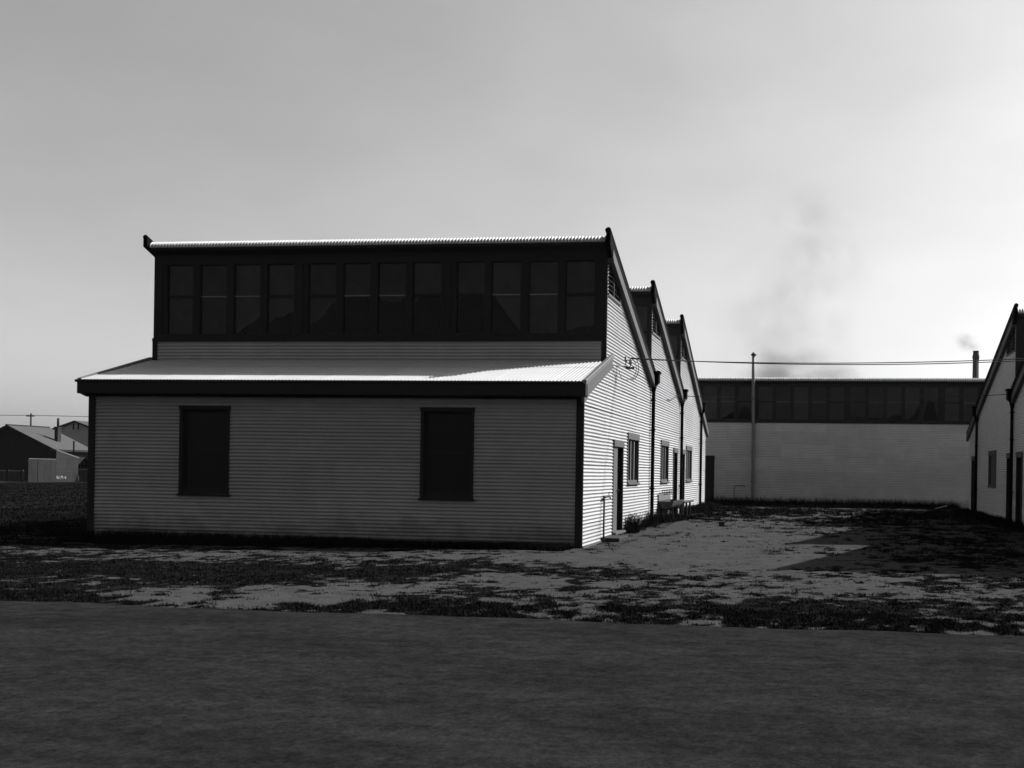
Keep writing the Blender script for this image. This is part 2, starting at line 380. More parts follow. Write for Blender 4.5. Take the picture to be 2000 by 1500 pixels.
# road
rx = np.concatenate([-np.geomspace(900, 26, 25), np.arange(-25, 30, .35), np.geomspace(31, 900, 25)])
rt = np.concatenate([[0, .04, .09], np.geomspace(.15, 19, 26)])
RX, RT = np.meshgrid(rx, rt); RY = road_edge(RX) - RT; RZ = -.028 + .032 * ss(0, .12, RT) + .004 + .0 * RX
RZ = RZ + .012 * (fbm(RX, RY, 31, 3, .8) - .5) * ss(0, 1, RT)
mb = MB(); mb.v = [tuple(v) for v in np.stack([RX, RY, RZ], -1).reshape(-1, 3)]
n_ = len(rx); mb.f = [(r * n_ + c, (r + 1) * n_ + c, (r + 1) * n_ + c + 1, r * n_ + c + 1) for r in range(len(rt) - 1) for c in range(n_ - 1)]
rm = bpy.data.materials.new('rolled_road_surface'); rm.use_nodes = True; nt = rm.node_tree; N = nt.nodes; Lk = nt.links; p = N['Principled BSDF']
p.inputs['Roughness'].default_value = 1; p.inputs['Specular IOR Level'].default_value = 0.0
geo = N.new('ShaderNodeNewGeometry')
def rn(sc, st, det=6, ro=.65):
    mp = N.new('ShaderNodeMapping'); mp.inputs['Scale'].default_value = st; mp.inputs['Rotation'].default_value = (0, 0, .1); Lk.new(geo.outputs['Position'], mp.inputs[0])
    n = N.new('ShaderNodeTexNoise'); n.inputs['Scale'].default_value = sc; n.inputs['Detail'].default_value = det; n.inputs['Roughness'].default_value = ro; Lk.new(mp.outputs[0], n.inputs['Vector']); return n.outputs['Fac']
def rr(v, a0, a1, b0, b1):
    n = N.new('ShaderNodeMapRange'); Lk.new(v, n.inputs['Value'])
    for k, x in zip(('From Min', 'From Max', 'To Min', 'To Max'), (a0, a1, b0, b1)): n.inputs[k].default_value = x
    return n.outputs[0]
def rmul(a, b):
    n = N.new('ShaderNodeMath'); n.operation = 'MULTIPLY'
    for i, v in enumerate((a, b)):
        if isinstance(v, (int, float)): n.inputs[i].default_value = v
        else: Lk.new(v, n.inputs[i])
    return n.outputs[0]
v = rmul(rmul(rr(rn(.8, (.5, 1.2, 1)), .38, .62, .8, 1.2), rr(rn(3.6, (1, 1.2, 1), 8, .78), .38, .62, .7, 1.3)), rmul(rr(rn(14, (1, .8, 1), 6, .85), .38, .62, .74, 1.26), rr(rn(60, (1, .6, 1), 5, .85), .4, .6, .75, 1.25)))
v = rmul(v, .0108)
cc = N.new('ShaderNodeCombineColor')
for i in range(3): Lk.new(v, cc.inputs[i])
Lk.new(cc.outputs[0], p.inputs['Base Color'])
bp = N.new('ShaderNodeBump'); bp.inputs['Strength'].default_value = .35; bp.inputs['Distance'].default_value = .01; Lk.new(rn(30, (1, 1, 1), 6, .7), bp.inputs['Height']); Lk.new(bp.outputs[0], p.inputs['Normal'])
ro = mb.build('road', rm, smooth=True); tag(ro, kind='structure')

# ------------------------------------------------------------------ window, door and vent builders
def sash_window(W, parent, s0, s1, z0, z1, bars=0, rail=True, frame=.07, depth=.11, mframe='trim', mbar='lightbar', head=.16, proj=.03, hood=False):
    """Framed opening set in the iron: frame > sill, glazing_bar, pane, backing."""
    mb = MB(); ht = head if bars else frame
    W.box(mb, s0, s0 + frame, -depth, proj, z0, z1); W.box(mb, s1 - frame, s1, -depth, proj, z0, z1)
    W.box(mb, s0 - .01, s1 + .01, -depth, proj + .012, z1 - ht, z1 + .012)
    W.box(mb, s0 + frame, s1 - frame, -depth, .0, z0 + .002, z0 + frame)
    fr = mb.build('window', mframe, parent, bevel=.004)
    W.box(m2 := MB(), s0 - .02, s1 + .03, -.02, proj + .035, z0 - .045, z0); m2.build('sill', mframe, fr, bevel=.006)
    a, b = s0 + frame + .002, s1 - frame - .002; za, zb = z0 + frame + .002, z1 - ht - .002
    if rail:
        mb = MB(); zc = (za + zb) / 2; W.box(mb, a, b, -.085, -.045, zc - .022, zc + .022); W.box(mb, a, b, -.085, -.05, za, za + .06); W.box(mb, a, b, -.085, -.05, zb - .045, zb)
        W.box(mb, a, a + .045, -.083, -.052, za, zb); W.box(mb, b - .045, b, -.083, -.052, za, zb); mb.build('sash', mframe, fr)
    for k in range(bars):
        c = a + (b - a) * (k + 1) / (bars + 1); mb = MB(); W.box(mb, c - .035, c + .035, -.08, .0, za, zb); mb.build('glazing_bar', mbar, fr, bevel=.004)
    mb = MB(); mb.add([W.p(a, -.07, za), W.p(b, -.07, za), W.p(b, -.07, zb), W.p(a, -.07, zb)], [(0, 1, 2, 3)]); mb.build('pane', 'glass' if bars else 'dullglass', fr)
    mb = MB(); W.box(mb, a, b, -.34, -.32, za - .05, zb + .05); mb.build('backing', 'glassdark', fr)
    return fr

def door(W, parent, s0, s1, z0, z1, leaf='blackdoor', double=False, frame=.09, mtop='barge'):
    pj = .018 if double else .035
    mb = MB(); W.box(mb, s0, s0 + frame, -.16, pj, z0, z1 - .17); W.box(mb, s1 - frame, s1, -.16, .035, z0, z1 - .17)
    fr = mb.build('door', 'trim', parent, bevel=.004)
    W.box(m2 := MB(), s0 - .01, s1 + .01, -.16, .05, z1 - .168, z1); m2.build('lintel', mtop, fr, bevel=.005)
    W.box(m3 := MB(), s0 - .04, s1 + .04, -.16, .11, z0 - .06, z0 - .002); m3.build('threshold', 'barge' if double else 'trim', fr, bevel=.006)
    a, b = s0 + frame + .004, s1 - frame - .004; zb = z1 - .172
    if double:
        c = (a + b) / 2 - .03
        W.box(m4 := MB(), a, c, -.035, .006, z0, zb); lf = m4.build('leaf', leaf, fr, bevel=.003)
        W.box(m5 := MB(), b - .05, b - .01, -.60, -.14, z0 + .005, zb); m5.build('leaf', leaf, fr, bevel=.003)
        m6 = MB(); q = W.p(c - .07, .005, z0 + .98); m6.tube([q, q + W.N * .05], [.012, .028], 8); m6.build('knob', 'pipe', fr)
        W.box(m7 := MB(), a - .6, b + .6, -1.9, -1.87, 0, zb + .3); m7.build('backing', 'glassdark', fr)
    else:
        W.box(m4 := MB(), a, b, -.14, -.10, z0, zb); m4.build('leaf', leaf, fr, bevel=.003)
        mb = MB(); W.box(mb, a + .1, b - .1, -.10, -.088, z0 + .2, z0 + .85); W.box(mb, a + .1, b - .1, -.10, -.088, z0 + 1.05, zb - .2); mb.build('panel', leaf, fr)
    return fr

def clerestory(W, parent, s0, s1, z0, z1, sashes, zmid, light, torn=None, m='trim', postw=.11):
    """Long band of windows: solid timber framing pierced by sash openings."""
    ins = sorted(sashes); zb, zt = ins[0][2], ins[0][3]
    mb = MB(); W.box(mb, s0, s1, -.10, 0.0, z0, zb); mb.build('sill_board', m, parent)
    mb = MB(); W.box(mb, s0 - .004, s1 + .004, -.02, .05, z0 - .03, z0 + .05); mb.build('drip_board', m, parent)
    mb = MB(); W.box(mb, s0, s1, -.10, 0.0, zt, z1); mb.build('head_board', m, parent)
    edges = [s0] + [x for a in ins for x in (a[0], a[1])] + [s1]
    for k in range(0, len(edges), 2):
        if edges[k + 1] - edges[k] > .01:
            mb = MB(); W.box(mb, edges[k], edges[k + 1], -.10, -.002, zb, zt)
            if edges[k + 1] - edges[k] > .2:
                for e in (edges[k], edges[k + 1]): pass
                c = (edges[k] + edges[k + 1]) / 2; W.box(mb, c - .05, c + .05, -.002, .02, zb + .002, zt - .002)
            mb.build('mullion', m, parent)
    for i, (a, b, za, zt_) in enumerate(ins):
        mb = MB(); f = .014
        W.box(mb, a, a + f, -.085, -.03, za, zt_); W.box(mb, b - f, b, -.085, -.03, za, zt_)
        W.box(mb, a + f, b - f, -.085, -.03, za, za + f); W.box(mb, a + f, b - f, -.085, -.03, zt_ - f, zt_)
        fr = mb.build('window', m, parent)
        if light[i]:
            W.box(m2 := MB(), a + f, b - f, -.055, -.038, zmid - .012, zmid + .012); m2.build('glazing_bar', 'lightbar', fr)
        else:
            W.box(m2 := MB(), a + f, b - f, -.08, -.03, zmid - .03, zmid + .03); m2.build('rail', m, fr)
        mb = MB(); mb.add([W.p(a + f, -.06, za + f), W.p(b - f, -.06, za + f), W.p(b - f, -.06, zt_ - f), W.p(a + f, -.06, zt_ - f)], [(0, 1, 2, 3)]); mb.build('pane', 'glass', fr)
        # paper blind behind the glass, torn away along its lower edge
        tl = torn[i] if torn else (.0, .0)
        mb = MB(); n = 9; pts = []
        for k in range(n):
            t = k / (n - 1); h = tl[0] * (1 - t) + tl[1] * t
            if len(tl) > 2: h += tl[2] * math.sin(PI * t)
            h = max(0.01, min(.97, h + (random.uniform(-.03, .03) if max(tl[:2]) > .02 else 0)))
            pts.append((a + (b - a) * t, za + (zt_ - za) * h))
        vs = [W.p(s, -.11, z) for s, z in pts] + [W.p(b, -.11, zt_), W.p(a, -.11, zt_)]
        ring = [W.p(s, -.11 - .01 * math.sin(i_), z) for i_, (s, z) in enumerate(pts)]
        for k in range(n - 1):
            s1_, z1_ = pts[k]; s2_, z2_ = pts[k + 1]
            if min(z1_, z2_) < zt_ - .01:
                mb.add([W.p(s1_, -.11, z1_), W.p(s2_, -.11, z2_), W.p(s2_, -.11, zt_), W.p(s1_, -.11, zt_)], [(0, 1, 2, 3)])
        mb.build('blind', 'paper', fr)

# ------------------------------------------------------------------ sawtooth factory building
IRON = 'iron'
def sawtooth(name, label, X0, dirx, W_, ys, yend, side_openings, Ha, Hv, He, Hs, front_detail, group, tooth_vent=True, roof_end=2.75):
    """ys = [front of first clerestory, second, third, last valley]; dirx = outward direction of the yard-side wall."""
    root = empty(name, (X0, 0, 0)); tag(root, label, 'factory', group)
    Wn = (dirx, 0, 0); X1 = X0 - dirx * W_
    S = Wall((X0, 0, 0), (0, 1, 0), Wn); B = Wall((X1, 0, 0), (0, 1, 0), (-dirx, 0, 0))
    def par(o): o.matrix_parent_inverse = root.matrix_world.inverted(); return o
    d1 = ys[0]; y0 = front_detail['y0']
    kl = (Hs_ - He) / (d1 - y0) if (Hs_ := 4.0) else 0
    groundz = -.12
    slopes = []
    H0 = 6.78
    # yard-side wall, one run of sheets per roof bay
    lo = lambda z: y0 if z < He else y0 + (z - He) / kl
    corr_wall(S, root, y0 + .002, d1, groundz, Hs_, lo=lo, holes=[h for h in side_openings if h[0] < d1], breaks=(He,))
    for i in range(3):
        a, b = ys[i], ys[i + 1]; vz = Hv; sl = (H0 - vz) / (b - a); slopes.append(sl)
        hi = lambda z, a=a, b=b, sl=sl: min(b, a + (H0 - z) / sl)
        vent = (a + .12, a + 1.62, 5.58, H0 - .02) if tooth_vent else None
        hs = [h for h in side_openings if h[0] < b and h[1] > a] + ([vent] if vent else [])
        corr_wall(S, root, a, b, groundz, H0, hi=hi, holes=hs, breaks=(vz,))
        if vent:
            m_ = MB(); zt = lambda s: H0 - sl * (s - a) - .03
            pts = [S.p(a + .1, -.1, 5.5), S.p(b if False else a + 1.72, -.1, 5.5), S.p(a + 1.72, -.1, zt(a + 1.72)), S.p(a + .1, -.1, zt(a + .1))]
            m_.prism(pts, Vector(Wn) * -.03); vb = m_.build('louvre_vent', 'tar', root)
            m_ = MB(); S.box(m_, a + .06, a + 1.68, -.06, .035, 5.52, 5.58); S.box(m_, a + 1.62, a + 1.68, -.06, .035, 5.58, zt(a + 1.68) + .02); m_.build('frame', 'barge', vb)
            z = 5.70
            while z < H0 - .25:
                e = min(a + 1.62, a + (H0 - .1 - z) / sl)
                if e > a + .2:
                    m_ = MB(); pp = [S.p(a + .02, .012, z - .02), S.p(a + .02, .02, z - .008), S.p(a + .02, -.06, z + .055), S.p(a + .02, -.07, z + .045)]
                    m_.prism(pp, Vector((0, e - a - .02, 0))); m_.build('slat', 'barge', vb)
                z += .105
            m_ = MB(); S.box(m_, a + .74, a + .78, -.02, .03, 5.58, min(H0 - .2, zt(a + .78))); m_.build('stile', 'barge', vb)
    yv = ys[3]; kr = .33
    hr = lambda z: min(yend, yv + max(0, (Hv - .1 - z)) / kr) if z > Hv - .1 - kr * (yend - yv) else yend
    corr_wall(S, root, yv, yend, groundz, Hv - .1, hi=hr, holes=[h for h in side_openings if h[0] > yv], breaks=(Hv - .1 - kr * (yend - yv),))
    # plain far-side and rear walls (out of sight)
    mb = MB(); hole_pts = [(y0, groundz), (yend, groundz), (yend, 3.3), (yv, Hv - .1)]
    for i in (2, 1, 0): hole_pts += [(ys[i], H0)] if False else []
    for i in range(3):
        a, b = ys[i], ys[i + 1]; mb.add([B.p(a, -.0, groundz), B.p(b, 0, groundz), B.p(b, 0, Hv), B.p(a, 0, H0)], [(0, 1, 2, 3)])
    mb.add([B.p(y0, 0, groundz), B.p(d1, 0, groundz), B.p(d1, 0, Hs_), B.p(y0, 0, He)], [(0, 1, 2, 3)])
    mb.add([B.p(yv, 0, groundz), B.p(yend, 0, groundz), B.p(yend, 0, 3.2), B.p(yv, 0, Hv - .1)], [(0, 1, 2, 3)]); mb.build('outer_wall', 'iron', root)
    xa, xb = min(X0, X1), max(X0, X1)
    F = Wall((xa, 0, 0), (1, 0, 0), (0, -1, 0))          # s measured from the left end, normal to the camera
    mb = MB(); mb.add([(xa, yend, groundz), (xb, yend, groundz), (xb, yend, 3.2), (xa, yend, 3.2)], [(0, 1, 2, 3)]); mb.build('rear_wall', 'iron', root)
    mb = MB(); mb.add([(xa + .05, y0 + .05, .06), (xb - .05, y0 + .05, .06), (xb - .05, yend - .05, .06), (xa + .05, yend - .05, .06)], [(0, 1, 2, 3)]); mb.build('floor', 'interior', root)
    # roofs: each slope one corrugated skin
    for i in range(3):
        a, b = ys[i], ys[i + 1]; sl = slopes[i]
        corr_run(root, (xa - .02, 0, 0), (1, 0, 0), [(0, a - .02, H0 + .035), (0, b + .02, Hv + .04)], 0, W_ + .04, (0, 0, 1), name='roof', seg=4, single=True)
        # rolled sheet ends over the window band
        full = (i == 0) or True
        path = [(0, a + .06, H0 + .022), (0, a - .05, H0 + .045), (0, a - .14, H0 + .03), (0, a - .205, H0 - .02), (0, a - .235, H0 - .105)]
        corr_run(root, (xa + .02, 0, 0), (1, 0, 0), path, 0, W_ - .04, (0, -.6, .8), name='roof_sheet', seg=8, amp=.021, lap=False)
        mb = MB(); mb.prism([(xa, a - .20, H0 - .16), (xa, a - .01, H0 - .24), (xa, a - .01, H0 + .0), (xa, a - .19, H0 - .06)], (W_, 0, 0)); mb.build('soffit', 'trim', root)
        if i > 0:
            W2 = Wall((xa, a, 0), (1, 0, 0), (0, -1, 0)); zlo = Hv - .1
            cl = [(.33 + k * .855 + (k // 4) * .2, .33 + k * .855 + (k // 4) * .2 + .68, 4.70, 6.31) for k in range(12)]
            cl = [c for c in cl if c[1] < W_ - .1]
            clerestory(W2, root, .0, W_, zlo + .15, H0 - .2, cl, 5.55, [0, 1, 1, 0] * 3, torn=[(0, 0)] * 12)
    corr_run(root, (xa - .02, 0, 0), (1, 0, 0), [(0, yv - .02, Hv - .02), (0, yend + .25, Hv - .02 - kr * (yend + .25 - yv))], 0, W_ + .04, (0, 0, 1), name='roof', seg=4, single=True)
    # barge boards and cappings on the gable slopes
    for side, WW, ex in ((0, S, Vector(Wn)), (1, B, -Vector(Wn))):
        for i in range(3):
            a, b = ys[i] - .30, ys[i + 1] + .06; z1, z2 = H0 + .15, Hv + .14; t = b - a; sl = (z1 - z2) / t
            mk = lambda s, dz: WW.p(s, 0.014, z1 - sl * (s - a) - dz)
            pts = [mk(a, .03), mk(b, .03), mk(b, .30), mk(a + .26, .30), mk(a + .26, .50), mk(a, .33)] if not side else [mk(a, .03), mk(b, .03), mk(b, .30), mk(a, .24)]
            mb = MB(); mb.prism(pts, ex * .10); mb.build('upstand', 'tar', root)
            if side: 
                c0 = WW.p(a - .02, .06, z1 - .01); mb = MB(); mb.tube([c0, WW.p(b + .02, .06, z2 - .01)], .055, 8); mb.build('capping', 'tar', root); continue
            pts = [mk(a + .262, .302), mk(b - .0, .302), mk(b - .0, .54), mk(a + .35, .54), mk(a + .262, .49)]
            mb = MB(); mb.prism(pts, ex * .125); mb.build('barge_board', 'barge', root, bevel=.004)
            c0 = WW.p(a - .02, .06, z1 - .01); c1 = WW.p(b + .02, .06, z2 - .01)
            mb = MB(); mb.tube([c0, c1], .07, 8); mb.build('capping', 'tar', root, smooth=False)
        # rear lean-to barge
        a, b = yv + .05, yend + .35
        mk = lambda s, dz: WW.p(s, .012, Hv + .08 - kr * (s - yv) - dz)
        mb = MB(); mb.prism([mk(a, 0), mk(b, 0), mk(b, .3), mk(a, .3)], ex * .09); mb.build('barge_board', 'barge', root)
        mb = MB(); mb.tube([mk(a, -.03) + ex * .05, mk(b, -.03) + ex * .05], .05, 6); mb.build('capping', 'tar', root)
        # front lean-to barge
        k2 = kl; yb = d1 + (.45 if side == 0 else .0)
        mk = lambda s, dz: WW.p(s, .012, He + .10 + k2 * (s - y0) - dz)
        f0 = y0 - .30
        mb = MB(); mb.prism([mk(f0, .09), mk(yb, .09), mk(yb, .30), mk(y0 + .15, .38), mk(y0 - .02, .44), mk(f0, .44 if side == 0 else .30)], ex * .06); mb.build('barge_board', 'barge', root, bevel=.004)
        mb = MB(); mb.prism([mk(f0, -.02), mk(yb, -.02), mk(yb, .088), mk(f0, .088)], ex * .095); mb.build('capping', 'cap', root, bevel=.01)
    # rainheads and downpipes at every valley
    for i in (1, 2, 3):
        y = ys[i] + .02; dz = 0 if i < 3 else -.06; zt = Hv + .06 + dz
        mb = MB(); r = [S.p(y - .16, .012, zt - .29), S.p(y + .16, .012, zt - .29), S.p(y + .16, .20, zt - .29), S.p(y - .16, .20, zt - .29)]
        S.box(mb, y - .17, y + .17, .012, .245, zt - .28, zt)
        S.box(mb, y - .20, y + .20, .010, .275, zt - .03, zt + .035)
        mb2 = [S.p(y - .05, .03, zt - .56), S.p(y + .05, .03, zt - .56), S.p(y + .05, .13, zt - .56), S.p(y - .05, .13, zt - .56)]
        tp = [S.p(y - .17, .012, zt - .28), S.p(y + .17, .012, zt - .28), S.p(y + .17, .245, zt - .28), S.p(y - .17, .245, zt - .28)]
        mid = [S.p(y - .10, .018, zt - .37), S.p(y + .10, .018, zt - .37), S.p(y + .10, .165, zt - .37), S.p(y - .10, .165, zt - .37)]
        mb.add(mb2 + mid + tp, [(0, 1, 5, 4), (1, 2, 6, 5), (2, 3, 7, 6), (3, 0, 4, 7), (4, 5, 9, 8), (5, 6, 10, 9), (6, 7, 11, 10), (7, 4, 8, 11), (3, 2, 1, 0)])
        rh = mb.build('rainhead', 'tar', root)
        mb = MB(); q0 = S.p(y, .085, zt - .54); q1 = S.p(y, .085, .02); mb.tube([q0, q1], .052, 10); pip = mb.build('downpipe', 'tar', root, smooth=False)
        for zz in (3.6, 2.75, 1.1):
            if zz < zt - .7: mb = MB(); S.box(mb, y - .075, y + .075, .012, .145, zz, zz + .035); mb.build('strap', 'tar', pip)
    # lean-to front
    FD = front_detail
    Fy = Wall((xa, y0, 0), (1, 0, 0), (0, -1, 0))
    corr_wall(Fy, root, .14, W_ - .14, groundz, He - .1, holes=FD['windows'], m='shadediron')
    for (a, b, z0, z1) in FD['windows']:
        sash_window(Fy, root, a, b, z0, z1, bars=0, frame=.075, depth=.12, mframe='trim')
    for a, b in ((-.012, .148), (W_ - .148, W_ + .012)):
        mb = MB(); Fy.box(mb, a, b, -.02, .03, groundz, He - .02); mb.build('corner_post', 'trim', root, bevel=.006)
    mb = MB(); mb.box(xa - .10, xb + .10, y0 - .32, y0 - .10, He - .29, He - .02); mb.box(xa - .14, xb + .06, y0 - .345, y0 - .095, He - .045, He + .012); mb.build('gutter', 'trim', root, bevel=.012)
    mb = MB(); mb.box(xa - .06, xb + .055, y0 - .098, y0 - .035, He - .33, He - .06); mb.build('fascia', 'trim', root)
    n_ = int(math.ceil(W_ / (8 * P)))
    L0 = Vector((0, y0 - .31, He + .012)); L2 = Vector((0, d1 + .01, Hs_ + .035)); L1 = L0.lerp(L2, .66)
    corr_run(root, (xa, 0, 0), (1, 0, 0), [L0, L1 + Vector((0, .06, .016))], 0, W_, (0, 0, 1), seg=6)
    corr_run(root, (xa, 0, 0), (1, 0, 0), [L1 + Vector((0, 0, .008)), L2 + Vector((0, 0, .008))], 0, W_, (0, 0, 1), seg=6)
    # clerestory wall above the lean-to
    Fu = Wall((xa, d1, 0), (1, 0, 0), (0, -1, 0))
    corr_wall(Fu, root, .1, W_ - .1, Hs_ + .02, 4.52, rows=7, L=2.5)
    clerestory(Fu, root, .0, W_, 4.515, H0 - .2, FD['sashes'], 5.555, FD['light'], torn=FD['torn'])
    for a, b in ((-.008, .11), (W_ - .11, W_ + .008)):
        mb = MB(); Fu.box(mb, a, b, -.02, .028, Hs_ + .0, 4.485); mb.build('corner_post', 'trim', root)
    # doors and windows of the yard side
    for h in side_openings:
        if h[4] == 'w': sash_window(S, root, h[0], h[1], h[2], h[3], bars=2, rail=False, mframe='barge')
        elif h[4] == 'd': door(S, root, h[0], h[1], h[2], h[3])
        elif h[4] == 'dd': door(S, root, h[0], h[1], h[2], h[3], leaf='door', double=True)
    # ground plate
    mb = MB(); S.box(mb, y0 + .02, 3.45 if front_detail.get('door') else ys[3], -.01, .03, groundz - .05, .035); mb.build('bottom_plate', 'barge', root)
    for ch in root.children:
        ch.matrix_parent_inverse = root.matrix_basis.inverted()
    return root, S

WB = 10.937
sa = [(-10.608, -9.95), (-9.775, -9.104), (-8.925, -8.26), (-8.094, -7.422), (-7.082, -6.393), (-6.218, -5.559), (-5.386, -4.709), (-4.549, -3.854), (-3.502, -2.838), (-2.682, -1.988), (-1.809, -1.122), (-.957, -.276)]
sashes = [(a + WB, b + WB, 4.66, 6.31) for a, b in sa]
torn = [(0, 0), (0, 0), (0, .28), (.2, .35), (.1, .5), (.5, .5, .02), (.5, .5, -.03), (.42, .42, .14), (.42, .5, .1), (.55, .0), (0, 0), (.02, .1, .06)]
side_L = [(3.48, 4.85, .145, 2.32, 'dd'), (5.55, 7.36, 1.285, 2.55, 'w'), (11.84, 13.66, 1.285, 2.55, 'w'), (18.75, 20.62, 1.285, 2.55, 'w'), (14.97, 16.04, .13, 2.40, 'd'), (17.24, 18.25, .13, 2.40, 'd')]
FDL = dict(y0=0., windows=[(-8.828 + WB, -7.68 + WB, .955, 2.83), (-3.446 + WB, -2.30 + WB, .955, 2.83)], sashes=sashes, light=[0, 1, 1, 0, 0, 1, 1, 0, 0, 1, 1, 0], torn=torn, door=True)
facL, SL = sawtooth('factory_building', 'corrugated iron sawtooth factory in the foreground with two black front windows', 0., 1, WB, [2.43, 9.55, 16.67, 23.4], 26.1, side_L, 6.93, 4.34, 3.36, 4.0, FDL, None)

side_R = [(18.2, 19.95, 1.26, 2.50, 'w'), (14.75, 15.8, .13, 2.36, 'd'), (12.9, 13.95, .13, 2.36, 'd'), (4.2, 6.0, 1.26, 2.5, 'w'), (9.2, 11.0, 1.26, 2.5, 'w'), (23.75, 24.6, .13, 2.4, 'd')]
FDR = dict(y0=-2.35, windows=[(2.1, 3.25, .955, 2.83), (7.5, 8.65, .955, 2.83)], sashes=[(10.937 - b, 10.937 - a, c, d) for a, b, c, d in sashes], light=[0, 1, 1, 0] * 3, torn=[(0, 0)] * 12)
IRON = 'fogiron'
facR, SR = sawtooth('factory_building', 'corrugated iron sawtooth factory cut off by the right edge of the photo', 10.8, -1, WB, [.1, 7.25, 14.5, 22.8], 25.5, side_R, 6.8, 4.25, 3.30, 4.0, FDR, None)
for f in (facL, facR): f['group'] = 'sawtooth factory buildings facing the yard'

# ------------------------------------------------------------------ building across the end of the yard
YB = 31.2; XB0, XB1 = -9.0, 24.0
fb = empty('factory_building', (6, YB, 0)); tag(fb, 'long corrugated iron factory closing the far end of the yard under a window band', 'factory', 'sawtooth factory buildings facing the yard')
WBk = Wall((XB0, YB, 0), (1, 0, 0), (0, -1, 0)); LB = XB1 - XB0; HB = 6.0
ex = lambda x: 4.746 + (x - 4.746) * 1.0136 - XB0
IRON = 'fogendiron'
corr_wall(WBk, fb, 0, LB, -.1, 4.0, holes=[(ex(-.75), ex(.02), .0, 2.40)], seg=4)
door(WBk, fb, ex(-.75), ex(.02), .02, 2.40, mtop='trim')
bs = []; lt = []; tn = []
for gidx in range(-2, 5):
    st = 1.987 + gidx * 4.155
    for k in range(5):
        bs.append((ex(st + k * .807), ex(st + k * .807 + .655), 4.10, 5.64)); lt.append(k in (1, 2, 3)); tn.append((0, 0))
tmap = {(-1, 3): (.0, .25), (-1, 4): (.1, .1, .3), (0, 0): (.03, .03), (1, 0): (.06, .09, .06), (1, 1): (.09, .03, .03), (1, 2): (.05, .18, .04), (1, 3): (.04, .45, -.1), (1, 4): (.15, .02, .55), (2, 0): (0, 0)}
for (gi, k), t in tmap.items(): tn[(gi + 2) * 5 + k] = t
sel = [i for i, b in enumerate(bs) if b[0] > .1 and b[1] < LB - .1]
clerestory(WBk, fb, 0, LB, 3.98, HB - .18, [bs[i] for i in sel], 4.93, [lt[i] for i in sel], torn=[tn[i] for i in sel])
path = [(0, YB + .06, HB + .012), (0, YB - .05, HB + .045), (0, YB - .14, HB + .03), (0, YB - .205, HB - .02), (0, YB - .235, HB - .115)]
corr_run(fb, (XB0, 0, 0), (1, 0, 0), path, 0, LB, (0, -.6, .8), seg=6, amp=.021, lap=False)
corr_run(fb, (XB0, 0, 0), (1, 0, 0), [(0, YB, HB + .03), (0, YB + 7, 3.6)], 0, LB, (0, 0, 1), name='roof', seg=4, single=True)
mb = MB(); mb.prism([(XB0, YB - .20, HB - .16), (XB0, YB - .01, HB - .24), (XB0, YB - .01, HB), (XB0, YB - .19, HB - .06)], (LB, 0, 0)); mb.build('soffit', 'trim', fb)
mb = MB()
for x in (XB0, XB1): mb.add([(x, YB, -.1), (x, YB + 7, -.1), (x, YB + 7, 3.6), (x, YB, HB)], [(0, 1, 2, 3)])
mb.add([(XB0, YB + 7, -.1), (XB1, YB + 7, -.1), (XB1, YB + 7, 3.6), (XB0, YB + 7, 3.6)], [(0, 1, 2, 3)]); mb.build('outer_wall', 'iron', fb)
for ch in fb.children: ch.matrix_parent_inverse = fb.matrix_basis.inverted()

def settle(root):
    for ch in root.children: ch.matrix_parent_inverse = root.matrix_basis.inverted()
# pipe standing against the end wall
vp = empty('vent_pipe', (1.75, YB - .16, 0)); tag(vp, 'tall thin vent pipe on the end wall rising above the roof', 'pipe')
mb = MB(); mb.tube([(1.98, YB - .16, .05), (1.78, YB - .16, .42), (1.74, YB - .16, 4.0), (1.72, YB - .3, 5.8), (1.72, YB - .3, 7.05)], .08, 10); mb.build('pipe', 'palepipe', vp, smooth=True)
mb = MB(); mb.tube([(1.72, YB - .3, 7.03), (1.72, YB - .3, 7.10)], [.13, .13], 10); mb.tube([(1.72, YB - .3, 7.10), (1.72, YB - .3, 7.19)], [.11, .03], 10); mb.build('cap', 'pipe', vp)
for z in (1.2, 2.6, 3.9):
    mb = MB(); mb.box(1.65, 1.86, YB - .2, YB - .01, z, z + .04); mb.build('strap', 'pipe', vp)
settle(vp)
wp = empty('water_pipe', (.9, YB - .08, 0)); tag(wp, 'low bent water pipe on the end wall left of the vent pipe', 'pipe')
mb = MB(); mb.tube([(.90, YB - .07, .0), (.90, YB - .07, .99), (.92, YB - .07, 1.02), (1.35, YB - .07, 1.03)], .018, 6); mb.build('pipe', 'pipe', wp); mb = MB(); mb.tube([(1.35, YB - .07, 1.03), (1.38, YB - .12, .96)], .02, 6); mb.build('tap', 'pipe', wp); settle(wp)

# ------------------------------------------------------------------ things along the sunlit wall
sp = empty('standpipe', (.07, 2.08, 0)); tag(sp, 'thin standpipe with a tap against the sunlit wall before the near door', 'standpipe')
mb = MB(); mb.tube([(.07, 2.08, -.05), (.07, 2.08, 1.03)], .021, 8); mb.tube([(.07, 2.08, .10), (.07, 2.08, .12)], .032, 8); mb.build('pipe', 'pipe', sp)
mb = MB(); mb.tube([(.07, 2.05, 1.0), (.07, 2.55, 1.005)], .028, 8); mb.tube([(.07, 2.5, 1.0), (.13, 2.5, .99), (.14, 2.5, .94)], .018, 6); mb.build('tap', 'pipe', sp)
mb = MB(); mb.tube([(.10, 2.5, 1.02), (.10, 2.5, 1.08)], .008, 5); mb.box(.07, .13, 2.49, 2.51, 1.08, 1.095); mb.build('handle', 'pipe', sp); settle(sp)
mb = MB(); mb.box(0, .42, 2.1, 3.35, -.02, .095); st_ = mb.build('step', 'concrete', bevel=.012); tag(st_, 'low concrete step on the ground below the near door', 'step')

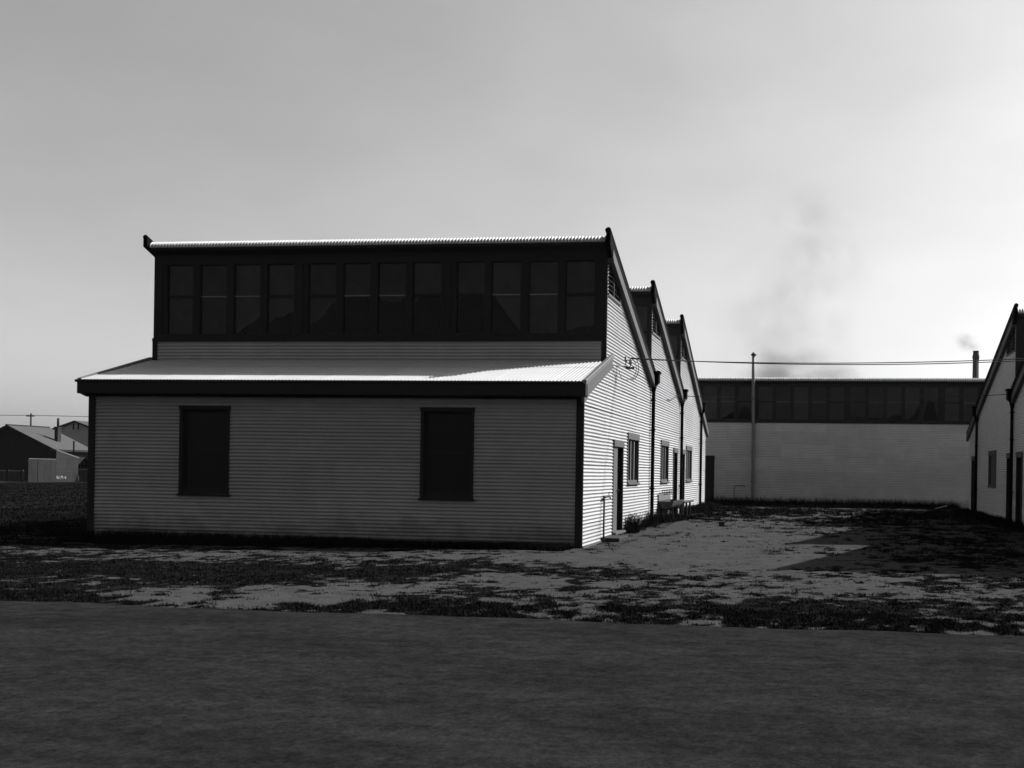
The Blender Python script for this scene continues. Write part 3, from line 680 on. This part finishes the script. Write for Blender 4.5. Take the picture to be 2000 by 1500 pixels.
tr_ = empty('wash_trough', (.25, 12.4, 0)); tag(tr_, 'long half round wash trough with taps on legs against the sunlit wall', 'wash trough')
y0t, y1t = 11.25, 14.0; zt = .70
prof = [(.06 + .21 + .21 * math.cos(PI + PI * k / 12), zt + .235 * math.sin(PI + PI * k / 12)) for k in range(13)]
mb = MB(); inner = [(x + (.27 - x) * .08, z * 1.0 + .012) for x, z in prof]
for yy in (y0t, y1t): mb.v += [(x, yy, z) for x, z in prof]
n13 = 13
mb.f = [(i, i + 1, n13 + i + 1, n13 + i) for i in range(12)] + [tuple(range(13)), tuple(range(25, 12, -1))]
mb.build('basin', 'zinc', tr_, smooth=False)
mb = MB(); mb.box(.045, .065, y0t, y1t, zt - .02, zt + .02); mb.box(.475, .495, y0t, y1t, zt - .02, zt + .015); mb.build('rim', 'zinc', tr_)
mb = MB(); mb.box(.03, .045, y0t + .05, y1t + .1, zt + .0, zt + .20); mb.build('splash_board', 'paleboard', tr_)
mb = MB(); mb.tube([(.07, y0t - .05, zt + .245), (.07, y1t + .1, zt + .245)], .02, 8); mb.build('supply_pipe', 'pipe', tr_)
for k in range(6):
    y = y0t + .35 + k * .42; mb = MB(); mb.tube([(.07, y, zt + .25), (.16, y, zt + .25), (.18, y, zt + .19)], .016, 6); mb.tube([(.12, y, zt + .25), (.12, y, zt + .32)], .01, 5); mb.box(.085, .155, y - .012, y + .012, zt + .32, zt + .34); mb.build('tap', 'pipe', tr_)
for y in (y0t + .25, (y0t + y1t) / 2, y1t - .25):
    for xx in (.10, .44):
        mb = MB(); mb.box(xx - .022, xx + .022, y - .022, y + .022, .02, zt - .14); mb.build('leg', 'oldwood', tr_)
    mb = MB(); mb.box(.10, .44, y - .018, y + .018, zt - .27, zt - .225); mb.build('crosspiece', 'oldwood', tr_)
settle(tr_)
# low bench beyond the trough
bn = empty('bench', (.3, 15.4, 0)); tag(bn, 'rough low bench in front of the far dark doors', 'bench')
mb = MB(); mb.box(.30, .52, 14.1, 16.8, .60, .64); mb.build('seat', 'zinc', bn, bevel=.006)
for y in (14.4, 15.5, 16.6):
    mb = MB(); mb.box(.38, .44, y - .03, y + .03, .02, .60); mb.build('leg', 'oldwood', bn)
settle(bn)

# wire bracket on the wall and the overhead wires
br = empty('wire_bracket', (.0, 3.85, 4.1)); tag(br, 'insulator bracket with looped wires high on the sunlit wall', 'bracket')
mb = MB(); mb.tube([(.0, 3.2, 4.02), (.24, 3.75, 4.05), (.34, 3.95, 4.03)], .018, 6); mb.box(.20, .40, 3.92, 3.98, 4.0, 4.05); mb.build('arm', 'pipe', br)
for (x, z) in ((.20, 4.25), (.31, 4.19)):
    mb = MB(); mb.tube([(x, 3.95, 4.04), (x, 3.95, z - .07)], .012, 6); mb.build('pin', 'pipe', br)
    mb = MB(); mb.tube([(x, 3.95, z - .08), (x, 3.95, z - .03), (x, 3.95, z - .02), (x, 3.95, z + .03), (x, 3.95, z + .05)], [.032, .045, .03, .04, .015], 10); mb.build('insulator', 'porcelain', br, smooth=True)
def loop(c, rx, rz, a0, a1, ph=0):
    return [(c[0] + rx * math.cos(a), c[1] + .1 * math.sin(a + ph), c[2] + rz * math.sin(a)) for a in np.linspace(a0, a1, 14)]
for args in (((.38, 3.95, 4.0), .13, .26, 1.6, -1.7), ((.35, 3.95, 3.98), .10, .22, 1.4, -1.9), ((.24, 3.95, 4.0), .20, .27, 3.3, 4.9)):
    mb = MB(); mb.tube(loop(*args), .008, 5); mb.build('wire_loop', 'wire', br)
settle(br)
def wire(name, label, a, b, sag, r=.011, n=25):
    a = Vector(a); b = Vector(b); pts = []
    for k in range(n):
        t = k / (n - 1); q = a.lerp(b, t); q.z -= sag * 4 * t * (1 - t); pts.append(q)
    o = MB().tube(pts, r, 5).build(name, 'wire', smooth=True); return tag(o, label, 'wire', 'overhead wires across the yard')
wire('overhead_wire', 'upper of the two close overhead wires crossing the yard high up', (.31, 3.95, 4.24), (10.9, 4.15, 4.36), .14)
wire('overhead_wire', 'slightly lower companion of the high wire crossing the yard', (.20, 3.97, 4.27), (10.9, 4.6, 4.36), .17)
wire('overhead_wire', 'low wire strung between the rainheads of the two facing factories', (.2, 16.55, 4.20), (10.62, 14.4, 4.17), .12)
lb = empty('insulator_plate', (.2, 16.5, 4.1)); tag(lb, 'small pale insulator plate on the second rainhead of the sunlit wall', 'insulator')
mb = MB(); mb.box(.06, .19, 16.47, 16.505, 4.02, 4.15); mb.build('plate', 'barge', lb); mb = MB(); mb.tube([(.2, 16.44, 4.02), (.2, 16.44, 4.09)], [.03, .04], 8); mb.build('insulator', 'lightbar', lb)
mb = MB(); mb.tube([(.06, 16.5, 4.12), (.07, 16.0, 4.16), (.05, 15.2, 4.12), (.05, 14.4, 3.98), (.04, 13.6, 3.86), (.04, 13.0, 3.86)], .014, 5); mb.build('cable', 'wire', lb, smooth=True); settle(lb)

# odd things on the ground
z_ = float(gz(2.1, 9.2)); mb = MB(); mb.box(-.07, .07, -.1, .1, 0, .13); blk = mb.build('block', 'oldwood', loc=(2.12, 9.1, z_ - .01), bevel=.01); blk.rotation_euler.z = .25; tag(blk, 'small dark block lying alone on the bare sand of the yard', 'block')
mb = MB(); pts = [(-.3, -.1, .0), (-.05, -.16, .09), (.28, -.05, .16), (.32, .1, .2), (.05, .14, .13), (-.2, .1, .05)]; mb.prism(pts, (0, 0, .012)); sc = mb.build('sheet_scrap', 'whitepaint', loc=(9.9, 27.9, float(gz(9.9, 27.9)))); tag(sc, 'pale crumpled scrap lying by the far corner of the yard', 'scrap')

# ------------------------------------------------------------------ far tall chimney with its smoke
fc = empty('factory_chimney', (37.0, 230, 0)); tag(fc, 'tall tapering brick chimney smoking beyond the end building roof', 'chimney')
mb = MB(); mb.tube([(37.0, 230, -1), (37.0, 230, 26.9)], [.98, .60], 16); mb.build('shaft', 'brickstack', fc, smooth=True)
mb = MB(); mb.tube([(37.0, 230, 26.2), (37.0, 230, 26.5), (37.0, 230, 27.1), (37.0, 230, 27.3), (37.0, 230, 28.1)], [.62, .72, .72, .6, .6], 16); mb.build('crown', 'brickstack', fc); settle(fc)

# ------------------------------------------------------------------ houses and sheds beyond the field on the left
def G(x, y): return float(gz(x, y))
gzl = -.1
# weatherboard house, its ridge running away from the camera
hs = empty('house', (-66.18, 78.0, gzl))
tag(hs, 'dark gabled house with pale iron roof and chimney beyond the field', 'house')
gw, gl_, he, hr_ = 9.3, 5.6, 3.05, 5.15
def loc(mb, name, m, **k): return mb.build(name, m, hs, **k)
nb = 18; cx = -gw / 2 - .3
for k in range(nb):
    z0 = k * hr_ / nb; z1 = (k + 1) * hr_ / nb
    def half(z): return gw / 2 if z <= he else gw / 2 * (hr_ - z) / (hr_ - he)
    a0, a1 = half(z0), half(z1)
    mb = MB(); mb.prism([(cx - a0, 0, z0), (cx + a0, 0, z0), (cx + max(a1, .05), .012, z1), (cx - max(a1, .05), .012, z1)], (0, .04, 0)); loc(mb, 'weatherboard', 'blackwall')
mb = MB(); mb.box(-.34, -.30, .05, gl_, 0, he); mb.box(-gw - .3, -gw - .26, .05, gl_, 0, he); mb.box(-gw - .3, -.3, gl_ - .04, gl_, 0, he); loc(mb, 'wall', 'greywall')
sl_ = (hr_ - he) / (gw / 2)
for sgn in (1, -1):
    e = .35
    p0 = Vector((cx, -.3, hr_ + .10)); p1 = Vector((cx + sgn * (gw / 2 + e), -.3, he - sl_ * e + .10))
    d = (p1 - p0)
    corr_run(hs, p0, (0, 1, 0), [(0, 0, 0), tuple(d)], 0, gl_ + .6, (0, 0, 1), name='roof', m='oldroof', seg=3, single=True)
    mb = MB(); mb.prism([tuple(p0 + Vector((0, 0, -.02))), tuple(p1 + Vector((0, 0, -.02))), tuple(p1 + Vector((0, 0, -.2))), tuple(p0 + Vector((0, 0, -.2)))], (0, .04, 0)); loc(mb, 'barge_board', 'trim')
    mb = MB(); x_ = p1.x; mb.box(min(x_ - .02, x_ + .10 * sgn), max(x_ - .02, x_ + .10 * sgn), -.3, gl_ + .3, p1.z - .18, p1.z - .03); mb.box(min(x_, x_ - .4 * sgn), max(x_, x_ - .4 * sgn), .06, gl_, p1.z - .24, p1.z - .19); loc(mb, 'gutter', 'trim')
mb = MB(); mb.box(cx - .12, cx + .12, -.34, gl_ + .3, hr_ + .09, hr_ + .17); loc(mb, 'ridge_cap', 'trim')
cxx, cyy = -1.80, 2.76
mb = MB(); mb.box(cxx - .17, cxx + .17, cyy - .26, cyy + .26, 3.2, 5.15); mb.box(cxx - .21, cxx + .21, cyy - .30, cyy + .30, 5.08, 5.22); ch_ = loc(mb, 'chimney', 'brickstack')
mb = MB(); mb.tube([(cxx + .02, cyy, 5.2), (cxx + .02, cyy, 6.05)], [.12, .11], 10); mb.build('chimney_pot', 'brickstack', ch_, smooth=True)
# iron shed beside the house: its long side faces right, into the sun
SW = .7
sh = empty('shed', (-63.4, 74.0, gzl)); tag(sh, 'sloping roofed shed of horizontal iron with white daubs near its foot', 'shed')
wS = Wall((0, 0, 0), (0, 1, 0), (1, 0, 0)); zt0, zt1, SLn = 2.88, 2.24, 3.2
k = 0
while k * .15 < zt0:
    z0, z1 = k * .15, min(zt0, (k + 1) * .15); f = lambda z: SLn if z <= zt1 else max(.02, SLn * (zt0 - z) / (zt0 - zt1))
    n0 = random.uniform(0, .012); b_ = MB(); b_.prism([wS.p(0, .03 + n0, z0), wS.p(f(z0), .03 + n0, z0), wS.p(f(z1), .0 + n0, z1), wS.p(0, .0 + n0, z1)], (-.02, 0, 0)); b_.build('wall_sheet', 'oldiron', sh); k += 1
mb = MB(); mb.box(-SW, -.03, 0, .03, 0, zt0 - .05); mb.box(-SW, -.03, SLn - .03, SLn, 0, zt1 - .05); mb.box(-SW, -SW + .03, .03, SLn - .03, 0, zt1); mb.build('side_wall', 'blackwall', sh)
corr_run(sh, (-SW, 0, 0), (1, 0, 0), [(0, .03, zt0 + .03), (0, SLn + .06, zt1 + .03)], 0, SW + .05, (0, 0, 1), name='roof', m='oldroof', seg=3, single=True)
mb = MB(); mb.prism([(.02, .0, zt0 - .04), (.02, SLn + .06, zt1 - .06), (.02, SLn + .06, zt1 + .05), (.02, .0, zt0 + .06)], (.03, 0, 0)); mb.build('barge_board', 'cap', sh)
mb = MB()
for (sx, zx, w, h) in ((.12, .42, .22, .3), (.32, .36, .3, .14), (.42, .5, .14, .14), (.8, .46, .40, .22), (.92, .36, .2, .12), (1.3, .40, .26, .26), (.62, .3, .1, .1)):
    c = wS.p(sx, .052, zx); mb.prism([c + Vector((0, w / 2 * math.cos(a), h / 2 * math.sin(a) + .04 * math.cos(3 * a))) for a in np.linspace(0, 2 * PI, 9)[:-1]], (-.006, 0, 0))
mb.build('paint_mark', 'whitepaint', sh)
# upright iron fence in the same line
pf = empty('iron_fence', (-63.36, 70.2, gzl)); tag(pf, 'patched fence of upright weathered iron sheets left of the shed', 'fence')
x = 0; k = 0
while x < 3.7:
    w = random.uniform(.55, .66); w = min(w, 3.78 - x); tp_ = 2.02 + random.uniform(-.04, .03)
    for q in corr_run(pf, (random.uniform(-.01, .01), x, 0), (0, 1, 0), [(0, 0, 0), (-.01, 0, tp_)], 0, w, (1, 0, 0), name='iron_sheet', m='oldiron', seg=4, sheet=12, lap=False, amp=.012): pass
    x += w - (.03 if k != 1 else -.05); k += 1
mb = MB(); mb.box(-.12, -.04, 0, 3.7, 1.84, 1.94); mb.box(-.12, -.04, 0, 3.7, .4, .5); mb.build('rail', 'oldwood', pf)
mb = MB(); mb.box(-.03, .03, 0, 3.72, 2.035, 2.07); mb.build('top_strip', 'lightbar', pf)
# low paling fences
def paling(name, label, x0, x1, y, h, posts, dark=True):
    f = empty(name, ((x0 + x1) / 2, y, gzl)); tag(f, label, 'fence', 'low paling fences beyond the field'); cx = (x0 + x1) / 2
    xx = x0
    while xx < x1 - .02:
        w = random.uniform(.10, .15); b_ = MB(); hh = h - .08 + random.uniform(-.04, .03); b_.box(xx - cx, xx - cx + w - .012, 0, .02, .02, hh); b_.build('paling', 'oldwood' if random.random() < .6 else 'palewood', f); xx += w
    b_ = MB(); b_.box(x0 - cx, x1 - cx, -.05, -.002, h - .1, h - .02); b_.build('rail', 'lightbar', f); b_ = MB(); b_.box(x0 - cx, x1 - cx, -.05, -.002, .05, .12); b_.build('rail', 'palewood', f)
    for px_ in posts:
        b_ = MB(); b_.box(px_ - cx - .09, px_ - cx + .09, -.09, .05, 0, h + .06); b_.build('post', 'blackwall', f)
paling('paling_fence', 'low paling fence with dark posts at the left edge beyond the field', -70.6, -65.15, 72.0, 1.03, (-66.7, -65.25, -69.2))
paling('paling_fence', 'short paling fence between the shed and the near factory corner', -63.45, -57.2, 77.5, 1.22, (-61.9, -59.5))
# thin stack pipe by the shed
mb = MB(); mb.tube([(-63.8, 77.12, gzl), (-63.8, 77.12, 3.7)], .07, 8); o_ = mb.build('stove_pipe', 'tar'); tag(o_, 'thin upright stove pipe rising behind the small shed', 'pipe')
# bush
def leaf_cloud(n, c, r, size, seed=1):
    rr_ = np.random.default_rng(seed); d = rr_.normal(size=(n, 3)); d /= np.linalg.norm(d, axis=1)[:, None]
    R = (.35 + .65 * rr_.random(n) ** .5)[:, None] * (1 + .25 * np.sin(d[:, :1] * 5 + seed) * np.cos(d[:, 1:2] * 4))
    p = np.array(c) + d * R * np.array(r); p[:, 2] = np.maximum(p[:, 2], .02)
    a = rr_.normal(size=(n, 3)); a /= np.linalg.norm(a, axis=1)[:, None]; b = np.cross(a, rr_.normal(size=(n, 3))); b /= np.linalg.norm(b, axis=1)[:, None]
    s = size * (.6 + .8 * rr_.random(n))[:, None]
    v = np.concatenate([p - a * s, p + b * s * .5, p + a * s, p - b * s * .5], 1).reshape(-1, 3)
    mb = MB(); mb.v = [tuple(x) for x in v]; mb.f = [(4 * i, 4 * i + 1, 4 * i + 2, 4 * i + 3) for i in range(n)]; return mb
bu = empty('bush', (-63.4, 79, gzl)); tag(bu, 'dark rounded bush behind the short paling fence by the shed', 'bush')
leaf_cloud(4500, (0, .6, 1.15), (1.5, 1.0, 1.2), .14, 3).build('foliage', 'leaf', bu); mb = MB(); mb.tube([(0, .6, 0), (.1, .6, 1.0)], [.07, .03], 6); mb.build('stem', 'oldwood', bu)
# second gabled building farther off
h2 = empty('warehouse', (-86.0, 110, gzl)); tag(h2, 'grey gabled warehouse farther off behind the house roof', 'warehouse')
gwp = [(-7.2, 0, 0), (7.2, 0, 0), (7.2, 0, 4.6), (0, 0, 6.9), (-7.2, 0, 4.6)]
mb = MB(); mb.prism(gwp, (0, .1, 0)); mb.build('gable_wall', 'palegable', h2)
for sgn in (1, -1):
    p0 = Vector((0, -.3, 7.0)); d = Vector((sgn * 7.6, 0, -7.6 * .34)); corr_run(h2, p0, (0, 1, 0), [(0, 0, 0), tuple(d)], 0, 22, (0, 0, 1), name='roof', m='oldroof', seg=2, single=True)
    mb = MB(); mb.prism([tuple(p0 + Vector((0, 0, -.03))), tuple(p0 + d + Vector((0, 0, -.03))), tuple(p0 + d + Vector((0, 0, -.2))), tuple(p0 + Vector((0, 0, -.2)))], (0, .05, 0)); mb.build('barge_board', 'trim', h2)
mb = MB(); mb.box(7.1, 7.2, .1, 22, 0, 4.6); mb.box(-7.2, -7.1, .1, 22, 0, 4.6); mb.box(-7.2, 7.2, 21.9, 22, 0, 4.6); mb.build('wall', 'palegable', h2)
for xx in (-.25, .4):
    mb = MB(); mb.box(xx - .06, xx + .06, -.08, -.005, 5.9, 6.6); mb.build('vent_slot', 'tar', h2)
# telegraph pole and its wires
tp = empty('telegraph_pole', (-102.9, 125, gzl)); tag(tp, 'telegraph pole with a short crossarm behind the house roof', 'telegraph pole')
mb = MB(); mb.tube([(0, 0, 0), (0, 0, 8.55)], [.17, .11], 10); mb.build('pole', 'oldwood', tp, smooth=True)
mb = MB(); mb.box(-.62, .62, -.17, -.08, 8.1, 8.22); mb.build('crossarm', 'oldwood', tp)
for x in (-.55, -.32, .32, .55):
    mb = MB(); mb.tube([(x, -.12, 8.22), (x, -.12, 8.30), (x, -.12, 8.36)], [.03, .06, .04], 8); mb.build('insulator', 'porcelain', tp)
def farwire(label, x, zz):
    pts = []
    for k in range(-8, 9):
        t = k / 8; pts.append((-102.9 + x + t * 70, 124.9 + t * 6, 8.15 + zz - (.2 * 4 * abs(t) * (1 - abs(t)) if True else 0)))
    tag(MB().tube(pts, .018, 4).build('telegraph_wire', 'wire'), label, 'wire', 'telegraph wires')
farwire('telegraph wire on the left end of the telegraph pole crossarm', -.55, 0); farwire('telegraph wire on the right end of the telegraph pole crossarm', .55, .05)

# ------------------------------------------------------------------ grass and weeds
def blades(x, y, h, wdt, lean, rr_):
    n = len(x); a = rr_.random(n) * 2 * PI; dx, dy = np.cos(a) * wdt, np.sin(a) * wdt; z = gz(x, y) - .005
    lx, ly = rr_.normal(size=n) * lean * h, rr_.normal(size=n) * lean * h
    v = np.stack([np.stack([x - dx, y - dy, z], -1), np.stack([x + dx, y + dy, z], -1), np.stack([x + lx, y + ly, z + h], -1)], 1); return v.reshape(-1, 3)
def tri_object(name, v, m):
    me = bpy.data.meshes.new(name); n = len(v) // 3; me.vertices.add(len(v)); me.vertices.foreach_set('co', v.ravel())
    me.loops.add(3 * n); me.loops.foreach_set('vertex_index', np.arange(3 * n)); me.polygons.add(n); me.polygons.foreach_set('loop_start', np.arange(n) * 3); me.polygons.foreach_set('loop_total', np.full(n, 3))
    me.update(calc_edges=True); me.materials.append(M[m]); o = bpy.data.objects.new(name, me); COL.objects.link(o); return o
M['grassblade'] = mat('grass_blade', .006, 1, .0, var=.6, scale=4)
rr_ = np.random.default_rng(5)
def scatter(n, x0, x1, y0, y1, thr, per, spread, hmin, hmax, wdt, lean=.5, fn=None):
    x = rr_.uniform(x0, x1, n); y = rr_.uniform(y0, y1, n); k = gmask(x, y) > thr + rr_.random(n) * .3
    if fn is not None: k &= fn(x, y)
    k &= (y > road_edge(x) + .02); k &= ~((x < .02) & (x > -WB - .02) & (y > -.02) & (y < 26)); k &= ~((x > 10.78) & (y > -2.4) & (y < 25.5)); k &= ~((y > 31.1) & (x > -9) & (y < 39))
    x, y = x[k], y[k]; x = np.repeat(x, per) + rr_.normal(size=len(x) * per) * spread; y = np.repeat(y, per) + rr_.normal(size=len(y) * per) * spread
    h = rr_.uniform(hmin, hmax, len(x)); return blades(x, y, h, wdt, lean, rr_)
V = [scatter(52000, -13, 12, -11.6, -1.5, .45, 5, .03, .008, .032, .007),
     scatter(18000, -11, 9, -11.7, -10.2, .4, 6, .035, .012, .045, .006),
     scatter(9000, -11, -.2, -1.0, -.0, -1, 6, .04, .03, .15, .008),
     scatter(16000, .3, 10.7, -1.5, 12, .55, 6, .05, .02, .07, .008),
     scatter(16000, .3, 10.7, 12, 31, .5, 6, .06, .03, .10, .012)]
def tufts(n, x0, x1, y0, y1, hmin, hmax, rad, per, wdt, base):
    x = rr_.uniform(x0, x1, n); y = rr_.uniform(y0, y1, n); g_ = gmask(x, y); k = rr_.random(n) < base + (1 - base) * np.clip(g_ * 1.3 - .15, 0, 1)
    k &= (y > road_edge(x) + .05) & ~((x < .05) & (x > -WB - .05) & (y > -.02)) & ~((x > 10.7) & (y > -2.4))
    x, y, g_ = x[k], y[k], g_[k]; n = len(x); hh = rr_.uniform(hmin, hmax, n) * (.6 + .6 * g_); rd = rad * rr_.uniform(.4, 1.5, n)
    X_ = np.repeat(x, per) + rr_.normal(size=n * per) * np.repeat(rd, per); Y_ = np.repeat(y, per) + rr_.normal(size=n * per) * np.repeat(rd, per)
    return blades(X_, Y_, np.repeat(hh, per) * rr_.uniform(.5, 1.1, n * per), wdt, .6, rr_)
V += [tufts(15000, -13, 12, -11.6, -.5, .015, .045, .045, 12, .008, .07), tufts(7000, .2, 10.7, -.5, 30, .02, .07, .06, 10, .010, .05)]
nb_ = 9000; x = rr_.uniform(-11, -.15, nb_); y = -np.abs(rr_.normal(size=nb_)) * .25 - .02; t_ = ss(-.5, -9, x)
V.append(blades(x, y, (.05 + .25 * t_) * rr_.uniform(.4, 1.1, nb_), .009, .4, rr_))
go2 = tri_object('grass', np.concatenate(V), 'grassblade'); tag(go2, 'short patchy grass growing over the sandy yard and verge', 'grass', kind='stuff')
V = [scatter(22000, -60, -11, -6, 70, .3, 5, .12, .03, .10, .03), scatter(12000, -24, -11, -6, 20, .3, 5, .08, .02, .07, .015)]
tag(tri_object('field_grass', np.concatenate(V), 'grassblade'), 'dark rough grass of the field left of the factory', 'grass', kind='stuff')
npb = 2600; px_ = rr_.uniform(-12, 10, npb); py_ = rr_.uniform(-11.4, 14, npb)
k_ = ~((px_ < .1) & (px_ > -WB - .1) & (py_ > -.1)); px_, py_ = px_[k_], py_[k_]; mb = MB(); pz_ = gz(px_, py_)
for X_, Y_, Z_ in zip(px_, py_, pz_):
    q_ = random.uniform(.006, .024); a_ = random.random() * 6; c_, s_ = math.cos(a_) * q_, math.sin(a_) * q_
    mb.add([(X_ + c_, Y_ + s_, Z_), (X_ - s_ * .8, Y_ + c_ * .8, Z_), (X_ - c_, Y_ - s_, Z_), (X_ + s_ * .7, Y_ - c_ * .7, Z_), (X_, Y_, Z_ + q_ * .8)], [(0, 1, 4), (1, 2, 4), (2, 3, 4), (3, 0, 4)])
M['stone'] = mat('small_stone', .045, .9, .05, var=.6, scale=6)
tag(mb.build('pebbles', 'stone'), 'small pebbles strewn over the sandy yard', 'pebbles', kind='stuff')
# taller weeds against the walls
def weed(label, cx, cy, rx_, ry_, n, h, seed):
    q = np.random.default_rng(seed); x = cx + q.normal(size=n) * rx_; y = cy + q.normal(size=n) * ry_; x = np.maximum(x, .06) if cx < 5 else x
    base = blades(x, y, q.uniform(.35, 1, n) * h, .007 + .006 * (cy > 10), .55, q)
    lf = leaf_cloud(n, (0, 0, 0), (1, 1, 1), 1, seed)
    xs_ = cx + q.normal(size=n) * rx_; ys_ = cy + q.normal(size=n) * ry_; xs_ = np.maximum(xs_, .07) if cx < 5 else xs_
    zz = gz(xs_, ys_) + h * .75 * q.random(n) * np.exp(-((ys_ - cy) / (ry_ * 1.6)) ** 2)
    a = q.normal(size=(n, 3)); a /= np.linalg.norm(a, axis=1)[:, None]; s = (.018 + .02 * q.random(n))[:, None]; b = np.cross(a, q.normal(size=(n, 3))); b /= np.linalg.norm(b, axis=1)[:, None]
    c = np.stack([xs_, ys_, zz], -1); v2 = np.stack([c - a * s, c + b * s * .7, c + a * s], 1).reshape(-1, 3)
    o = tri_object('weed_clump', np.concatenate([base, v2]), 'leaf'); return tag(o, label, 'weeds', 'weed clumps along the sunlit wall')
weed('tall weed clump just beyond the near double door', .16, 5.5, .08, .24, 620, .60, 1)
weed('thin weeds under the first barred window of the sunlit wall', .14, 7.4, .05, .22, 150, .42, 2)
weed('bushy weeds at the foot of the first downpipe', .16, 8.9, .09, .30, 520, .50, 3)
weed('weeds between the first downpipe and the wash trough', .2, 10.6, .12, .42, 460, .30, 4)
weed('low weeds growing around the trough legs', .35, 12.6, .14, 1.0, 900, .22, 5)
weed('dark weeds beyond the second downpipe', .22, 18.2, .12, .8, 800, .34, 6)
weed('weeds under the third barred window', .2, 20.8, .12, .8, 600, .30, 7)
weed('weeds at the far rear corner of the sunlit wall', .3, 24.2, .2, 1.1, 900, .30, 8)
x = rr_.uniform(-1, 11, 9000); y = 31.05 - np.abs(rr_.normal(size=9000)) * .9; h = rr_.uniform(.1, .5, 9000) * np.exp(-(31.1 - y) / 1.2) + .04
tag(tri_object('wall_grass', blades(x, y, h, .016, .4, rr_), 'grassblade'), 'dark rank grass along the foot of the end wall', 'grass', kind='stuff')
x = 10.72 - np.abs(rr_.normal(size=5000)) * .35; y = rr_.uniform(10, 26, 5000); h = rr_.uniform(.05, .25, 5000)
tag(tri_object('side_grass', blades(x, y, h, .012, .4, rr_), 'grassblade'), 'rough grass along the foot of the shaded right wall', 'grass', kind='stuff')

# ------------------------------------------------------------------ smoke and haze
def smoke_mat(name, dens, val, scale, thr=.45, wid=.42, aniso=.2, center_pow=1.6, seed=0.):
    m = bpy.data.materials.new(name); m.use_nodes = True; nt = m.node_tree; nt.nodes.clear(); N = nt.nodes; Lk = nt.links
    o = N.new('ShaderNodeOutputMaterial'); v = N.new('ShaderNodeVolumePrincipled'); v.inputs['Color'].default_value = (val, val, val, 1); v.inputs['Anisotropy'].default_value = aniso
    t = N.new('ShaderNodeTexCoord'); ln = N.new('ShaderNodeVectorMath'); ln.operation = 'LENGTH'; Lk.new(t.outputs['Object'], ln.inputs[0])
    f = N.new('ShaderNodeMapRange'); f.inputs['From Min'].default_value = 1; f.inputs['From Max'].default_value = .0; f.interpolation_type = 'SMOOTHSTEP'; Lk.new(ln.outputs['Value'], f.inputs['Value'])
    n = N.new('ShaderNodeTexNoise'); n.inputs['Scale'].default_value = scale; n.inputs['Detail'].default_value = 4
    mp = N.new('ShaderNodeMapping'); mp.inputs['Location'].default_value = (seed, seed * 2, 0); Lk.new(t.outputs['Object'], mp.inputs[0]); Lk.new(mp.outputs[0], n.inputs['Vector'])
    r = N.new('ShaderNodeMapRange'); r.inputs['From Min'].default_value = thr; r.inputs['From Max'].default_value = thr + wid; Lk.new(n.outputs['Fac'], r.inputs['Value'])
    a = N.new('ShaderNodeMath'); a.operation = 'MULTIPLY'; Lk.new(f.outputs[0], a.inputs[0]); Lk.new(r.outputs[0], a.inputs[1])
    b = N.new('ShaderNodeMath'); b.operation = 'MULTIPLY'; Lk.new(a.outputs[0], b.inputs[0]); b.inputs[1].default_value = dens
    Lk.new(b.outputs[0], v.inputs['Density']); Lk.new(v.outputs[0], o.inputs['Volume']); return m
def puff(name, label, loc_, rad, rot, m):
    me = bpy.data.meshes.new(name); bm = bmesh.new(); bmesh.ops.create_icosphere(bm, subdivisions=3, radius=1); bm.to_mesh(me); bm.free(); me.materials.append(m)
    o = bpy.data.objects.new(name, me); COL.objects.link(o); o.location = loc_; o.scale = rad; o.rotation_euler = rot; return tag(o, label, 'smoke', kind='stuff')
puff('smoke', 'dark smoke bank rising over the roof of the end building', (.5, 165, 15), (15, 6, 9), (0, 0, 0), smoke_mat('dark_smoke', .6, .05, 2.2, .40, seed=1.3))
puff('smoke', 'faint smoke column standing above the end building roof', (-1, 166, 26), (15, 6, 17), (0, .2, 0), smoke_mat('faint_smoke', .17, .06, 2.6, .42, seed=4.1))
puff('smoke', 'small dark wisp of smoke drifting high in the sky', (4.2, 165, 39.0), (8, 5, 13), (0, -.6, 0), smoke_mat('wisp_smoke', .2, .05, 1.9, .44, wid=.5, seed=7.2))
puff('smoke', 'pale smoke trailing left from the tall chimney', (35.3, 230, 29.7), (4.0, 1.6, 2.4), (0, .45, 0), smoke_mat('chimney_smoke', 1.0, .15, 1.6, .34, wid=.5, seed=2.9))
HAZE = .00004
if HAZE:
    hm = bpy.data.materials.new('haze'); hm.use_nodes = True; nt = hm.node_tree; nt.nodes.clear()
    o = nt.nodes.new('ShaderNodeOutputMaterial'); v = nt.nodes.new('ShaderNodeVolumePrincipled'); v.inputs['Density'].default_value = HAZE; v.inputs['Color'].default_value = (.95, .95, .95, 1); v.inputs['Anisotropy'].default_value = .3
    nt.links.new(v.outputs[0], o.inputs['Volume'])
    mb = MB(); mb.box(-3000, 3000, -1900, 3200, -1.5, 62); ho = mb.build('haze', hm); tag(ho, 'thin pale haze filling the air', 'haze', kind='stuff')
